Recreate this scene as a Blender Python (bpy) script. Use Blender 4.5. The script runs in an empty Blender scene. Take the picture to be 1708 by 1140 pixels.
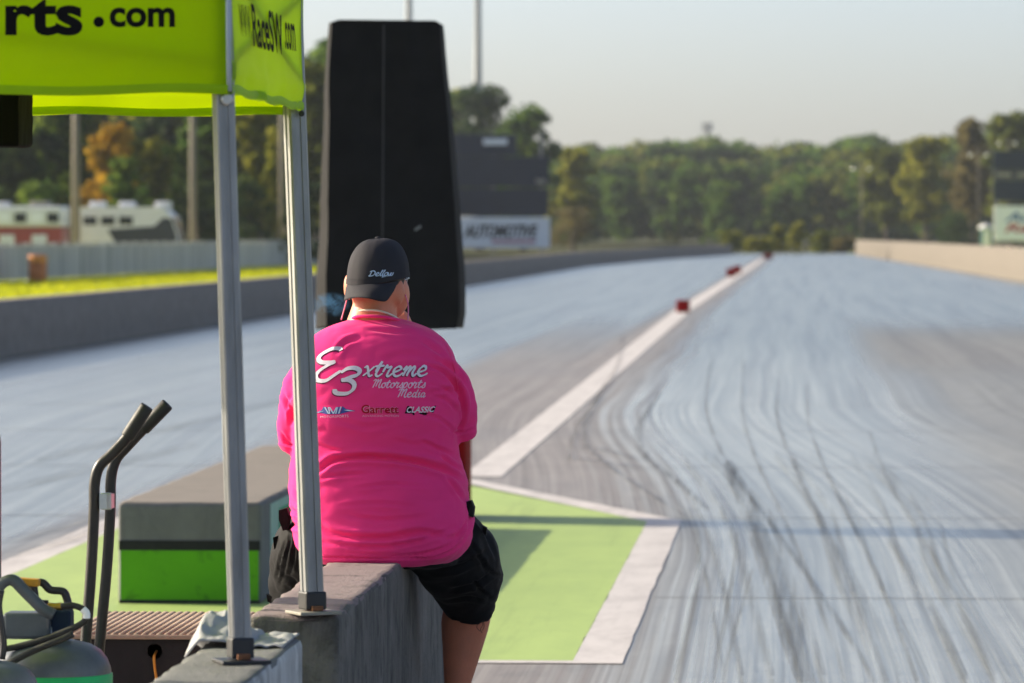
import bpy, bmesh, math, random
import numpy as np
from mathutils import Vector, Matrix, noise
from mathutils.bvhtree import BVHTree
R = math.radians
random.seed(7); rng = np.random.default_rng(7)
scene = bpy.context.scene
COL = scene.collection

# ------------------------------------------------------------------ camera, sky, sun, exposure
CAM = Vector((0, 0, 1.7)); FPX = 8300.0
YAW, PITCH = R(3.316), R(1.2425)
cam = bpy.data.cameras.new('camera'); camo = bpy.data.objects.new('camera', cam); COL.objects.link(camo)
camo.location = CAM; camo.rotation_euler = (R(90) - PITCH, 0, YAW)
cam.sensor_width = 36; cam.lens = 36 * FPX / 1708
cam.clip_start = 0.1; cam.clip_end = 9000
cam.dof.use_dof = True; cam.dof.focus_distance = 13.6; cam.dof.aperture_fstop = 7.6
scene.camera = camo

SUN_AZ, SUN_EL = R(17), R(22.7)           # azimuth: from -X turned towards +Y
SDIR = Vector((-math.cos(SUN_AZ) * math.cos(SUN_EL), math.sin(SUN_AZ) * math.cos(SUN_EL), math.sin(SUN_EL)))
world = bpy.data.worlds.new('World'); scene.world = world; world.use_nodes = True
wn = world.node_tree.nodes; wl_ = world.node_tree.links
sky = wn.new('ShaderNodeTexSky'); sky.sky_type = 'NISHITA'; sky.sun_disc = False
sky.sun_elevation = SUN_EL; sky.sun_rotation = math.atan2(SDIR.x, SDIR.y)
sky.air_density = 0.46; sky.dust_density = 2.35; sky.ozone_density = 1.2; sky.altitude = 0
wl_.new(sky.outputs[0], wn['Background'].inputs[0]); wn['Background'].inputs[1].default_value = 0.15
sl = bpy.data.lights.new('sun', 'SUN'); slo = bpy.data.objects.new('sun', sl); COL.objects.link(slo)
sl.energy = 4.3; sl.angle = R(0.53); sl.color = (1.0, 0.90, 0.76)
slo.rotation_euler = SDIR.to_track_quat('Z', 'Y').to_euler(); slo.location = (-30, 10, 30)
scene.view_settings.view_transform = 'Standard'; scene.view_settings.look = 'None'
scene.view_settings.gamma = 1; scene.view_settings.use_curve_mapping = False
scene.view_settings.exposure = 0.9
vsx = scene.view_settings
if hasattr(vsx, 'use_white_balance'): vsx.use_white_balance = True; vsx.white_balance_temperature = 6950; vsx.white_balance_tint = 6
scene.cycles.max_bounces = 8; scene.cycles.volume_bounces = 0

# ------------------------------------------------------------------ picture -> place helpers
_fw = Vector((-math.sin(YAW) * math.cos(PITCH), math.cos(YAW) * math.cos(PITCH), -math.sin(PITCH)))
_rt = Vector((math.cos(YAW), math.sin(YAW), 0)); _up = _rt.cross(_fw)
def ray(x, y): return _fw + _rt * ((x - 854) / FPX) + _up * ((570 - y) / FPX)
def W(x, y, Y):
    d = ray(x, y); return CAM + d * (Y / d.y)
def G(x, y, z=0.0):
    d = ray(x, y); return CAM + d * ((z - CAM.z) / d.z)
def PL(x, y, p, n):
    d = ray(x, y); return CAM + d * ((p - CAM).dot(n) / d.dot(n))
def px_of(co):                              # Nx3 -> Nx2 photograph pixels
    d = co - np.array(CAM); f = d @ np.array(_fw)
    return np.stack([854 + FPX * (d @ np.array(_rt)) / f, 570 - FPX * (d @ np.array(_up)) / f], 1)
def GX(x, Y): return W(x, 400, Y).x         # ground X under a picture column at distance Y

# ------------------------------------------------------------------ objects
WT = {}
def thing(name, label, cat, loc=(0, 0, 0), group=None):
    o = bpy.data.objects.new(name, None); COL.objects.link(o); o.location = loc; o.empty_display_size = .1
    WT[o] = Vector(loc); o['label'] = label; o['category'] = cat
    if group: o['group'] = group
    return o
def obj(name, me, mats, parent=None, smooth=False):
    o = bpy.data.objects.new(name, me); COL.objects.link(o)
    if me.users == 1 or not me.materials:
        for m in (mats if isinstance(mats, (list, tuple)) else [mats]): me.materials.append(m)
    if parent is not None:
        o.parent = parent; o.location = -WT[parent]
    WT[o] = Vector((0, 0, 0))
    if smooth: me.polygons.foreach_set('use_smooth', [True] * len(me.polygons))
    return o
def tag(o, label, cat, group=None):
    o['label'] = label; o['category'] = cat
    if group: o['group'] = group
    return o
def kind(o, k): o['kind'] = k; return o

class MB:
    def __init__(s): s.v = []; s.f = []
    def add(s, vs, fs):
        b = len(s.v); s.v += [tuple(v) for v in vs]; s.f += [tuple(i + b for i in f) for f in fs]; return s
    def box(s, x0, x1, y0, y1, z0, z1, M=None):
        vs = [Vector((x, y, z)) for x in (x0, x1) for y in (y0, y1) for z in (z0, z1)]
        if M is not None: vs = [M @ v for v in vs]
        return s.add(vs, [(0, 1, 3, 2), (4, 6, 7, 5), (0, 4, 5, 1), (2, 3, 7, 6), (0, 2, 6, 4), (1, 5, 7, 3)])
    def bbox(s, x0, x1, y0, y1, z0, z1, b=.01, M=None, seg=2):       # bevelled box
        bm = bmesh.new(); bmesh.ops.create_cube(bm, size=1)
        for v in bm.verts: v.co = Vector(((x0 + x1) / 2 + v.co.x * (x1 - x0), (y0 + y1) / 2 + v.co.y * (y1 - y0), (z0 + z1) / 2 + v.co.z * (z1 - z0)))
        bmesh.ops.bevel(bm, geom=bm.edges[:], offset=b, segments=seg, affect='EDGES', profile=.5)
        if M is not None: bm.transform(M)
        bm.verts.index_update()
        s.add([v.co for v in bm.verts], [[v.index for v in f.verts] for f in bm.faces]); bm.free(); return s
    def tube(s, pts, rad, n=12, cap=True, prof=None, up=None):
        pts = [Vector(p) for p in pts]; N = len(pts)
        rad = list(rad) if hasattr(rad, '__len__') else [rad] * N
        rings = []; pu = None
        for i, p in enumerate(pts):
            t = (pts[min(i + 1, N - 1)] - pts[max(i - 1, 0)]).normalized()
            if pu is None:
                a = Vector(up) if up else (Vector((0, 0, 1)) if abs(t.z) < .9 else Vector((1, 0, 0)))
            else: a = pu
            u = (a - t * a.dot(t)).normalized(); w = t.cross(u); pu = u
            if prof: rings.append([p + u * (a_ * rad[i]) + w * (b_ * rad[i]) for a_, b_ in prof])
            else: rings.append([p + u * (math.cos(k * 2 * math.pi / n) * rad[i]) + w * (math.sin(k * 2 * math.pi / n) * rad[i]) for k in range(n)])
        return s.rings(rings, cap)
    def rings(s, rings, cap=True, closed=True):
        n = len(rings[0]); vs = [v for r in rings for v in r]; fs = []
        for i in range(len(rings) - 1):
            for k in range(n if closed else n - 1):
                k2 = (k + 1) % n
                fs.append((i * n + k, i * n + k2, (i + 1) * n + k2, (i + 1) * n + k))
        if cap: fs.append(tuple(range(n))[::-1]); fs.append(tuple((len(rings) - 1) * n + k for k in range(n)))
        return s.add(vs, fs)
    def lathe(s, prof, c=(0, 0, 0), n=32, M=None):
        rings = []
        for r, z in prof:
            ring = [Vector((r * math.cos(k * 2 * math.pi / n), r * math.sin(k * 2 * math.pi / n), z)) for k in range(n)]
            if M is not None: ring = [M @ v for v in ring]
            rings.append([v + Vector(c) for v in ring])
        return s.rings(rings)
    def ell(s, c, r, M=None, n=20, m=12):
        rings = []
        for i in range(m + 1):
            a = -math.pi / 2 + math.pi * (i + .15 if i == 0 else i - .15 if i == m else i) / m
            ring = [Vector((r[0] * math.cos(a) * math.cos(k * 2 * math.pi / n), r[1] * math.cos(a) * math.sin(k * 2 * math.pi / n), r[2] * math.sin(a))) for k in range(n)]
            if M is not None: ring = [M @ v for v in ring]
            rings.append([v + Vector(c) for v in ring])
        return s.rings(rings)
    def prism(s, poly, axis_vec):                # poly: 3-D points, extruded by axis_vec
        n = len(poly); a = [Vector(p) for p in poly]; b = [p + Vector(axis_vec) for p in a]
        return s.add(a + b, [tuple(range(n))[::-1], tuple(range(n, 2 * n))] + [(k, (k + 1) % n, n + (k + 1) % n, n + k) for k in range(n)])
    def mesh(s, name='m'):
        me = bpy.data.meshes.new(name); me.from_pydata(s.v, [], s.f); me.update(); return me
    def build(s, name, mat, parent=None, smooth=False): return obj(name, s.mesh(name), mat, parent, smooth)
def sm_auto(o, ang=40):                          # smooth with sharp edges kept
    me = o.data; bm = bmesh.new(); bm.from_mesh(me)
    bmesh.ops.recalc_face_normals(bm, faces=bm.faces)
    for f in bm.faces: f.smooth = True
    for e in bm.edges:
        if len(e.link_faces) == 2 and e.calc_face_angle(0) > R(ang): e.smooth = False
    bm.to_mesh(me); bm.free(); return o
def remesh(mb, voxel, smooth=6, fac=.5):
    o = obj('tmp', mb.mesh('tmp'), MAT['grey'])
    m = o.modifiers.new('r', 'REMESH'); m.mode = 'VOXEL'; m.voxel_size = voxel; m.use_smooth_shade = True
    s_ = o.modifiers.new('s', 'SMOOTH'); s_.factor = fac; s_.iterations = smooth
    dg = bpy.context.evaluated_depsgraph_get(); me = bpy.data.meshes.new_from_object(o.evaluated_get(dg))
    bpy.data.objects.remove(o); me.materials.clear(); me.polygons.foreach_set('use_smooth', [True] * len(me.polygons)); return me
def cr(pts, k=8):                                # Catmull-Rom through points
    P = [np.array(p, float) for p in pts]; P = [2 * P[0] - P[1]] + P + [2 * P[-1] - P[-2]]; out = []
    for i in range(1, len(P) - 2):
        for j in range(k):
            t = j / k
            out.append(.5 * ((2 * P[i]) + (-P[i - 1] + P[i + 1]) * t + (2 * P[i - 1] - 5 * P[i] + 4 * P[i + 1] - P[i + 2]) * t * t + (-P[i - 1] + 3 * P[i] - 3 * P[i + 1] + P[i + 2]) * t ** 3))
    out.append(P[-2]); return out

# ------------------------------------------------------------------ materials
MAT = {}
def newmat(name):
    m = bpy.data.materials.new(name); m.use_nodes = True; MAT[name] = m
    return m, m.node_tree.nodes, m.node_tree.links, m.node_tree.nodes['Principled BSDF']
def ramp(n, stops):
    r = n.new('ShaderNodeValToRGB'); e = r.color_ramp.elements
    while len(e) < len(stops): e.new(.5)
    for k, (p, c) in enumerate(stops): e[k].position = p; e[k].color = (*c, 1) if len(c) == 3 else c
    return r
def noisetex(n, l, vec, scale, detail=4, rough=.55, dist=0.0):
    t = n.new('ShaderNodeTexNoise'); t.inputs['Scale'].default_value = scale; t.inputs['Detail'].default_value = detail
    t.inputs['Roughness'].default_value = rough; t.inputs['Distortion'].default_value = dist
    if vec is not None: l.new(vec, t.inputs['Vector'])
    return t
def mapped(n, l, sc, coord='Object'):
    tc = n.new('ShaderNodeTexCoord'); mp = n.new('ShaderNodeMapping'); mp.inputs['Scale'].default_value = sc
    l.new(tc.outputs[coord], mp.inputs[0]); return mp.outputs[0]
def simple(name, col, rough=.5, metal=0.0, var=.15, scale=8, bump=0.0, bscale=60, stretch=(1, 1, 1), spec=.5, sheen=0.0, rvar=.1):
    m, n, l, b = newmat(name)
    vec = mapped(n, l, stretch); t = noisetex(n, l, vec, scale, 6, .6)
    lo = tuple(c * (1 - var) for c in col); hi = tuple(min(1, c * (1 + var)) for c in col)
    r = ramp(n, [(.3, lo), (.7, hi)]); l.new(t.outputs[0], r.inputs[0]); l.new(r.outputs[0], b.inputs['Base Color'])
    mr = n.new('ShaderNodeMapRange'); mr.inputs[3].default_value = max(.02, rough - rvar); mr.inputs[4].default_value = min(1, rough + rvar)
    l.new(t.outputs[0], mr.inputs[0]); l.new(mr.outputs[0], b.inputs['Roughness'])
    b.inputs['Metallic'].default_value = metal; b.inputs['Specular IOR Level'].default_value = spec
    if sheen: b.inputs['Sheen Weight'].default_value = sheen; b.inputs['Sheen Roughness'].default_value = .4
    if bump:
        t2 = noisetex(n, l, vec, bscale, 5, .6); bp = n.new('ShaderNodeBump'); bp.inputs['Strength'].default_value = bump; bp.inputs['Distance'].default_value = .01
        l.new(t2.outputs[0], bp.inputs['Height']); l.new(bp.outputs[0], b.inputs['Normal'])
    return m
def mixc(n, l, fac, a, b_, mode='MIX'):
    x = n.new('ShaderNodeMix'); x.data_type = 'RGBA'; x.blend_type = mode
    for s, v in ((0, fac), (6, a), (7, b_)):
        if hasattr(v, 'type') and hasattr(v, 'links'): l.new(v, x.inputs[s])
        elif s == 0: x.inputs[0].default_value = v
        else: x.inputs[s].default_value = (*v, 1)
    return x.outputs[2]
def concrete(name, c1, c2, streak=.5, stain=(.05, .05, .05), stain_amt=.5, bump=.35, top=None):
    m, n, l, b = newmat(name)
    v = mapped(n, l, (1, 1, 1)); a = noisetex(n, l, v, 3.1, 8, .65); c = ramp(n, [(.32, c1), (.68, c2)]); l.new(a.outputs[0], c.inputs[0])
    vs = mapped(n, l, (4, 4, .8)); st = noisetex(n, l, vs, 2.0, 8, .7, 1.0); sr = ramp(n, [(.42, (0, 0, 0)), (.62, (1, 1, 1))]); l.new(st.outputs[0], sr.inputs[0])
    geo = n.new('ShaderNodeNewGeometry'); sx = n.new('ShaderNodeSeparateXYZ'); l.new(geo.outputs['True Normal'], sx.inputs[0])
    side = n.new('ShaderNodeMath'); side.operation = 'LESS_THAN'; l.new(sx.outputs[2], side.inputs[0]); side.inputs[1].default_value = .5
    f = n.new('ShaderNodeMath'); f.operation = 'MULTIPLY'; l.new(sr.outputs[0], f.inputs[0]); l.new(side.outputs[0], f.inputs[1])
    f2 = n.new('ShaderNodeMath'); f2.operation = 'MULTIPLY'; l.new(f.outputs[0], f2.inputs[0]); f2.inputs[1].default_value = streak
    col = mixc(n, l, f2.outputs[0], c.outputs[0], tuple(x * 1.7 for x in c2))
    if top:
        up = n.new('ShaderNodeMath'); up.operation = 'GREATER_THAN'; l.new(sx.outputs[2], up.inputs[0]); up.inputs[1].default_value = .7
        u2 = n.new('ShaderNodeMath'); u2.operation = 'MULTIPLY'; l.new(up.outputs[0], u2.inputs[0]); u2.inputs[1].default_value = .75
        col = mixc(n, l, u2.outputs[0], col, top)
    d = noisetex(n, l, v, 7.3, 8, .7, .4); dr = ramp(n, [(.52, (0, 0, 0)), (.7, (1, 1, 1))]); l.new(d.outputs[0], dr.inputs[0])
    d2 = n.new('ShaderNodeMath'); d2.operation = 'MULTIPLY'; l.new(dr.outputs[0], d2.inputs[0]); d2.inputs[1].default_value = stain_amt
    col = mixc(n, l, d2.outputs[0], col, stain); l.new(col, b.inputs['Base Color'])
    b.inputs['Roughness'].default_value = .82; b.inputs['Specular IOR Level'].default_value = .35
    t2 = noisetex(n, l, v, 55, 8, .7); bp = n.new('ShaderNodeBump'); bp.inputs['Strength'].default_value = bump; bp.inputs['Distance'].default_value = .012
    l.new(t2.outputs[0], bp.inputs['Height']); l.new(bp.outputs[0], b.inputs['Normal']); return m
def cloth(name, col, trans=.4, rough=.8, var=.06, weave=900, bump=.15, tcol=None):
    m, n, l, b = newmat(name)
    v = mapped(n, l, (1, 1, 1)); a = noisetex(n, l, v, 6, 5, .6); c = ramp(n, [(.3, tuple(x * (1 - var) for x in col)), (.7, tuple(min(1, x * (1 + var)) for x in col))])
    l.new(a.outputs[0], c.inputs[0]); l.new(c.outputs[0], b.inputs['Base Color']); b.inputs['Roughness'].default_value = rough
    b.inputs['Specular IOR Level'].default_value = .12
    t2 = noisetex(n, l, v, weave, 2, .5); bp = n.new('ShaderNodeBump'); bp.inputs['Strength'].default_value = bump; bp.inputs['Distance'].default_value = .002
    l.new(t2.outputs[0], bp.inputs['Height']); l.new(bp.outputs[0], b.inputs['Normal'])
    if trans:
        tr = n.new('ShaderNodeBsdfTranslucent'); mx = n.new('ShaderNodeMixShader'); mx.inputs[0].default_value = trans
        tr.inputs[0].default_value = (*(tcol or col), 1)
        l.new(b.outputs[0], mx.inputs[1]); l.new(tr.outputs[0], mx.inputs[2]); l.new(mx.outputs[0], n['Material Output'].inputs[0])
    return m
def foliage(name, dark, mid, light):
    m, n, l, b = newmat(name)
    v = mapped(n, l, (1, 1, 1)); a = noisetex(n, l, v, .45, 4, .6); a2 = noisetex(n, l, v, 2.2, 2, .6)
    ad = n.new('ShaderNodeMath'); ad.operation = 'MULTIPLY_ADD'; ad.inputs[1].default_value = .5; l.new(a2.outputs[0], ad.inputs[0])
    hf = n.new('ShaderNodeMath'); hf.operation = 'MULTIPLY'; hf.inputs[1].default_value = .5; l.new(a.outputs[0], hf.inputs[0]); l.new(hf.outputs[0], ad.inputs[2])
    c = ramp(n, [(.36, dark), (.5, mid), (.64, light)]); l.new(ad.outputs[0], c.inputs[0]); l.new(c.outputs[0], b.inputs['Base Color'])
    b.inputs['Roughness'].default_value = .75; b.inputs['Specular IOR Level'].default_value = .12
    tr = n.new('ShaderNodeBsdfTranslucent'); l.new(c.outputs[0], tr.inputs[0]); mx = n.new('ShaderNodeMixShader'); mx.inputs[0].default_value = .52
    l.new(b.outputs[0], mx.inputs[1]); l.new(tr.outputs[0], mx.inputs[2]); l.new(mx.outputs[0], n['Material Output'].inputs[0]); return m

simple('grey', (.3, .3, .3)); simple('zip', (.055, .05, .05), .6)
simple('aluminium', (.27, .275, .28), .45, .6, .25, 30, .05, 200, (1, 1, .15))
simple('black_plastic', (.018, .018, .02), .45, 0, .3, 20)
simple('black_pipe', (.02, .018, .018), .38, .2, .3, 25, .05)
simple('rubber', (.015, .015, .015), .55, 0, .3, 40, .1)
simple('steel', (.5, .5, .5), .35, .9, .1, 30)
simple('rust', (.22, .09, .04), .8, .2, .4, 60, .3)
simple('tank_grey', (.085, .10, .115), .42, .1, .25, 14, .08, 80)
simple('tank_blue', (.01, .05, .08), .4, 0, .2, 10)
simple('tank_green', (.01, .42, .12), .45, 0, .15, 14)
simple('yellow', (.5, .24, .015), .55, 0, .25, 60)
simple('brass', (.45, .27, .05), .4, .7, .3, 80)
simple('cord', (.7, .27, .03), .6, 0, .1)
simple('red_foam', (.27, .003, .004), .8, 0, .2, 20, .1, spec=.1)
simple('white_paint', (.62, .6, .57), .6, 0, .2, 3.0, .1, 40)
simple('letter_black', (.007, .006, .008), .9, 0, .2, spec=.1)
simple('post_grey', (.2, .21, .21), .6, .2, .1)
simple('wood_pole', (.2, .17, .14), .85, 0, .3, 6, .4, 30, (4, 4, .3))
simple('white_body', (.72, .72, .72), .3, 0, .04, 2)
simple('red_body', (.32, .05, .045), .35, 0, .1, 2)
simple('dark_glass', (.012, .016, .022), .12, 0, .1, 2)
simple('dark_body', (.03, .033, .045), .3, 0, .1, 2)
simple('board_navy', (.010, .022, .045), .75, 0, .15, .6, spec=.2)
simple('sign_white', (.88, .9, .93), .5, 0, .03, .8)
simple('sign_blue', (.03, .12, .34), .5); simple('sign_red', (.45, .03, .05), .5); simple('sign_pink', (.55, .25, .3), .5)
simple('sign_tan', (.28, .26, .22), .6)
simple('chrome', (.9, .9, .88), .2, 1.0, .02)
simple('teal', (.05, .22, .22), .5); simple('barrel', (.5, .16, .06), .7, 0, .3, 3)
simple('fence_fabric', (.46, .44, .42), .85, 0, .55, 2.2, .2, 10, (1, 1, .03))
simple('bark', (.07, .055, .04), .9, 0, .35, 8, .5, 30, (3, 3, .4))
simple('skin', (.66, .215, .115), .5, 0, .12, 9, .12, 140)
MAT['skin'].node_tree.nodes['Principled BSDF'].inputs['Subsurface Weight'].default_value = .12
MAT['skin'].node_tree.nodes['Principled BSDF'].inputs['Subsurface Radius'].default_value = (.012, .005, .003)
simple('hair', (.05, .035, .025), .7, 0, .3, 60, .4, 200)
cloth('shirt', (.98, .05, .235), .0, .95, .04, 700, .2)
MAT['shirt'].node_tree.nodes['Principled BSDF'].inputs['Specular IOR Level'].default_value = .05
MAT['shirt'].node_tree.nodes['Principled BSDF'].inputs['Sheen Weight'].default_value = .22
MAT['shirt'].node_tree.nodes['Principled BSDF'].inputs['Sheen Roughness'].default_value = .35
MAT['shirt'].node_tree.nodes['Principled BSDF'].inputs['Sheen Tint'].default_value = (1, .7, .8, 1)
cloth('shorts', (.006, .0055, .006), 0, .7, .3, 600, .25)
MAT['shorts'].node_tree.nodes['Principled BSDF'].inputs['Sheen Weight'].default_value = .03
cloth('cap', (.034, .032, .038), 0, .75, .08, 900, .25)
cloth('cover', (.0165, .0155, .0155), 0, .8, .2, 400, .3)
cloth('bag', (.003, .003, .003), 0, .9, .2, 300, .4)
cloth('lime', (.32, .60, .008), .58, .55, .05, 800, .08, (.62, .8, .01))
cloth('lime_hem', (.30, .52, .01), .2, .6, .05, 800, .1, (.5, .65, .01))
cloth('towel', (.42, .42, .44), .1, .95, .08, 260, .8)
simple('print_white', (.8, .72, .8), .9, 0, .08, 300, spec=.1); simple('print_shadow', (.16, .005, .05), .7)
simple('print_pink', (.85, .5, .68), .6); simple('print_blue', (.03, .06, .3), .6); simple('print_red', (.42, .008, .02), .8, spec=.1)
simple('print_lightblue', (.5, .62, .8), .6); simple('print_rose', (.9, .33, .5), .6)
simple('cream', (.75, .68, .55), .6); simple('cord_pink', (.8, .25, .45), .5)
simple('piping', (.42, .5, .55), .6, 0, .1)
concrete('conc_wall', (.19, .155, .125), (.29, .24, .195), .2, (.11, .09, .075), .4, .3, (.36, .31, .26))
concrete('conc_right', (.115, .098, .08), (.162, .14, .115), .1, (.1, .08, .06), .3, .2)
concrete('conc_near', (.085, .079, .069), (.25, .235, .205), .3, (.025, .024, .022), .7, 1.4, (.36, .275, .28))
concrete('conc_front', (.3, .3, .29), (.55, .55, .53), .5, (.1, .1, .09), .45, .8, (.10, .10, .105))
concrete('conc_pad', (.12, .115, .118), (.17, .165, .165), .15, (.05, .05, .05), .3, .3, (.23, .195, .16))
concrete('pad_green', (.085, .33, .006), (.105, .38, .009), .03, (.02, .06, .01), .75, .2)
concrete('pad_teal', (.02, .24, .10), (.05, .32, .15), .25, (.04, .14, .08), .4, .2)
concrete('pad_pale', (.30, .45, .38), (.4, .52, .45), .1, (.2, .3, .25), .3, .2)
concrete('pad_black', (.01, .01, .01), (.02, .02, .02), .1, (.06, .06, .06), .4, .3)
concrete('mat_tan', (.34, .24, .17), (.46, .34, .25), .05, (.12, .09, .07), .35, .3)
concrete('box_black', (.014, .013, .014), (.024, .022, .022), .15, (.05, .045, .04), .15, .3)
foliage('leaf_green', (.012, .032, .008), (.06, .12, .018), (.19, .25, .04))
foliage('leaf_dark', (.008, .02, .009), (.028, .055, .018), (.09, .12, .03))
foliage('leaf_olive', (.022, .034, .010), (.11, .135, .024), (.28, .28, .045))
foliage('leaf_yellow', (.05, .065, .012), (.19, .20, .025), (.42, .38, .05))
foliage('leaf_orange', (.2, .13, .014), (.42, .25, .022), (.6, .38, .035))
foliage('leaf_brown', (.06, .052, .025), (.13, .11, .04), (.22, .18, .07))
foliage('grassblade', (.26, .3, .012), (.42, .44, .015), (.55, .52, .03))

# ground: dry short grass
m, n, l, b = newmat('ground_grass')
v = mapped(n, l, (1, 1, 1)); a = noisetex(n, l, v, .25, 6, .65); c = ramp(n, [(.3, (.2, .26, .012)), (.55, (.35, .39, .015)), (.75, (.44, .44, .03))])
l.new(a.outputs[0], c.inputs[0]); l.new(c.outputs[0], b.inputs['Base Color']); b.inputs['Roughness'].default_value = .95; b.inputs['Specular IOR Level'].default_value = .05

# road: bare concrete, rubbered groove, streaks along the direction of travel
m, n, l, b = newmat('road')
geo = n.new('ShaderNodeNewGeometry'); sx = n.new('ShaderNodeSeparateXYZ'); l.new(geo.outputs['Position'], sx.inputs[0])
def mth(op, a, b_=None, c_=None, clamp=False):
    t = n.new('ShaderNodeMath'); t.operation = op; t.use_clamp = clamp
    for i, v_ in enumerate((a, b_, c_)):
        if v_ is None: continue
        if hasattr(v_, 'links'): l.new(v_, t.inputs[i])
        else: t.inputs[i].default_value = v_
    return t.outputs[0]
def sstep(v_, lo, hi, o0=0.0, o1=1.0):
    t = n.new('ShaderNodeMapRange'); t.interpolation_type = 'SMOOTHSTEP'
    l.new(v_, t.inputs[0]); t.inputs[1].default_value = lo; t.inputs[2].default_value = hi; t.inputs[3].default_value = o0; t.inputs[4].default_value = o1
    return t.outputs[0]
X, Y = sx.outputs[0], sx.outputs[1]
wob = noisetex(n, l, geo.outputs['Position'], .06, 1, .4).outputs[0]
Xw = mth('ADD', X, mth('ADD', mth('ADD', sstep(Y, 25, 50, 0, 1.15), sstep(Y, 46, 110, 0, .25)), mth('MULTIPLY', wob, .3)))
def stretchnoise(ax, ay, scale, det=5, off=0.0):
    cmb = n.new('ShaderNodeCombineXYZ'); l.new(mth('MULTIPLY', Xw, ax), cmb.inputs[0]); l.new(mth('MULTIPLY', Y, ay), cmb.inputs[1]); cmb.inputs[2].default_value = off
    return noisetex(n, l, cmb.outputs[0], scale, det, .62).outputs[0]
s_hair = stretchnoise(60, .12, 1.0, 3, 4.0); s_fine = stretchnoise(17, .05, 1.0, 4, 1.0); s_mid = stretchnoise(3.2, .022, 1.0, 4, 7.0); s_big = stretchnoise(.8, .02, 1.0, 3, 2.0)
patch = noisetex(n, l, geo.outputs['Position'], .22, 5, .6).outputs[0]; grit = noisetex(n, l, geo.outputs['Position'], 9, 6, .7).outputs[0]
# how rubbered: 1 = glossy film worn by the cars, 0 = bare concrete
Xg = mth('ADD', Xw, mth('MULTIPLY', mth('SUBTRACT', s_fine, .5), 1.3))
groove = mth('MULTIPLY', sstep(Xg, -1.0, .05), sstep(mth('ADD', X, mth('MULTIPLY', mth('SUBTRACT', s_mid, .5), 1.5)), .5, 1.9, 1, .3))
far = sstep(Y, 50, 110); left = sstep(X, -4.6, -3.9, 1, 0)
cl = sstep(mth('ABSOLUTE', mth('ADD', X, 2.45)), .2, .75)
film = mth('MAXIMUM', mth('MAXIMUM', groove, mth('MULTIPLY', far, cl)), left)
film = mth('MULTIPLY', film, mth('ADD', .62, mth('MULTIPLY', s_mid, .75)), clamp=True)
patchdark = mth('MULTIPLY', mth('MULTIPLY', sstep(Y, 58, 68), sstep(Y, 78, 95, 1, 0)), sstep(X, .6, 1.5))
film = mth('MULTIPLY', film, mth('SUBTRACT', 1, mth('MULTIPLY', patchdark, .6)), clamp=True)
fine = sstep(s_fine, .30, .64); hair = sstep(s_hair, .3, .7); midv = sstep(s_mid, .32, .66)
streak = mth('ADD', mth('MULTIPLY', fine, .6), mth('MULTIPLY', hair, .4))
bareL = mixc(n, l, streak, (.15, .13, .118), (.30, .265, .24)); bareR = mixc(n, l, midv, (.15, .14, .125), (.225, .212, .19))
bare = mixc(n, l, sstep(X, -1.2, .4), bareL, bareR); bare = mixc(n, l, sstep(patch, .42, .7, 0, .35), bare, (.16, .15, .15))
rub = mixc(n, l, streak, (.085, .085, .072), (.44, .44, .385)); rub = mixc(n, l, sstep(s_big, .36, .62, .45, 0), rub, (.12, .12, .105))
farrub = mixc(n, l, midv, (.045, .05, .038), (.125, .13, .10)); farrub = mixc(n, l, sstep(hair, 0, 1, 0, .3), farrub, (.19, .19, .155))
rub = mixc(n, l, mth('MAXIMUM', sstep(Y, 40, 85), mth('MULTIPLY', left, .5)), rub, farrub)
colr = mixc(n, l, film, bare, rub)
colr = mixc(n, l, sstep(grit, .55, .75, 0, .25), colr, (.08, .078, .075))
cmb = n.new('ShaderNodeCombineXYZ'); l.new(mth('MULTIPLY', X, 5.0), cmb.inputs[0]); l.new(mth('MULTIPLY', Y, .9), cmb.inputs[1])
mott = noisetex(n, l, cmb.outputs[0], 1.0, 7, .72).outputs[0]
colr = mixc(n, l, sstep(mott, .5, .72, 0, .5), colr, (.10, .098, .09)); colr = mixc(n, l, sstep(mott, .28, .46, .35, 0), colr, (.42, .42, .38))
l.new(colr, b.inputs['Base Color'])
rg = mth('SUBTRACT', .52, mth('MULTIPLY', film, .30)); rg = mth('ADD', rg, mth('MULTIPLY', mth('SUBTRACT', s_fine, .5), -.15)); l.new(rg, b.inputs['Roughness'])
bp = n.new('ShaderNodeBump'); bp.inputs['Strength'].default_value = .12; bp.inputs['Distance'].default_value = .01
l.new(noisetex(n, l, geo.outputs['Position'], 25, 5, .7).outputs[0], bp.inputs['Height']); l.new(bp.outputs[0], b.inputs['Normal'])

# tyre marks: thin rubber film with worn gaps
m, n, l, b = newmat('tyre_rubber')
b.inputs['Base Color'].default_value = (.05, .05, .052, 1); b.inputs['Roughness'].default_value = .5
v = mapped(n, l, (14, .14, 1)); a = noisetex(n, l, v, 1.3, 6, .65); c = ramp(n, [(.34, (0, 0, 0)), (.68, (1, 1, 1))]); l.new(a.outputs[0], c.inputs[0])
tp = n.new('ShaderNodeBsdfTransparent'); mx = n.new('ShaderNodeMixShader'); mm = n.new('ShaderNodeMath'); mm.operation = 'MULTIPLY'; mm.inputs[1].default_value = .46
l.new(c.outputs[0], mm.inputs[0]); l.new(mm.outputs[0], mx.inputs[0]); l.new(tp.outputs[0], mx.inputs[1]); l.new(b.outputs[0], mx.inputs[2]); l.new(mx.outputs[0], n['Material Output'].inputs[0])
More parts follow.
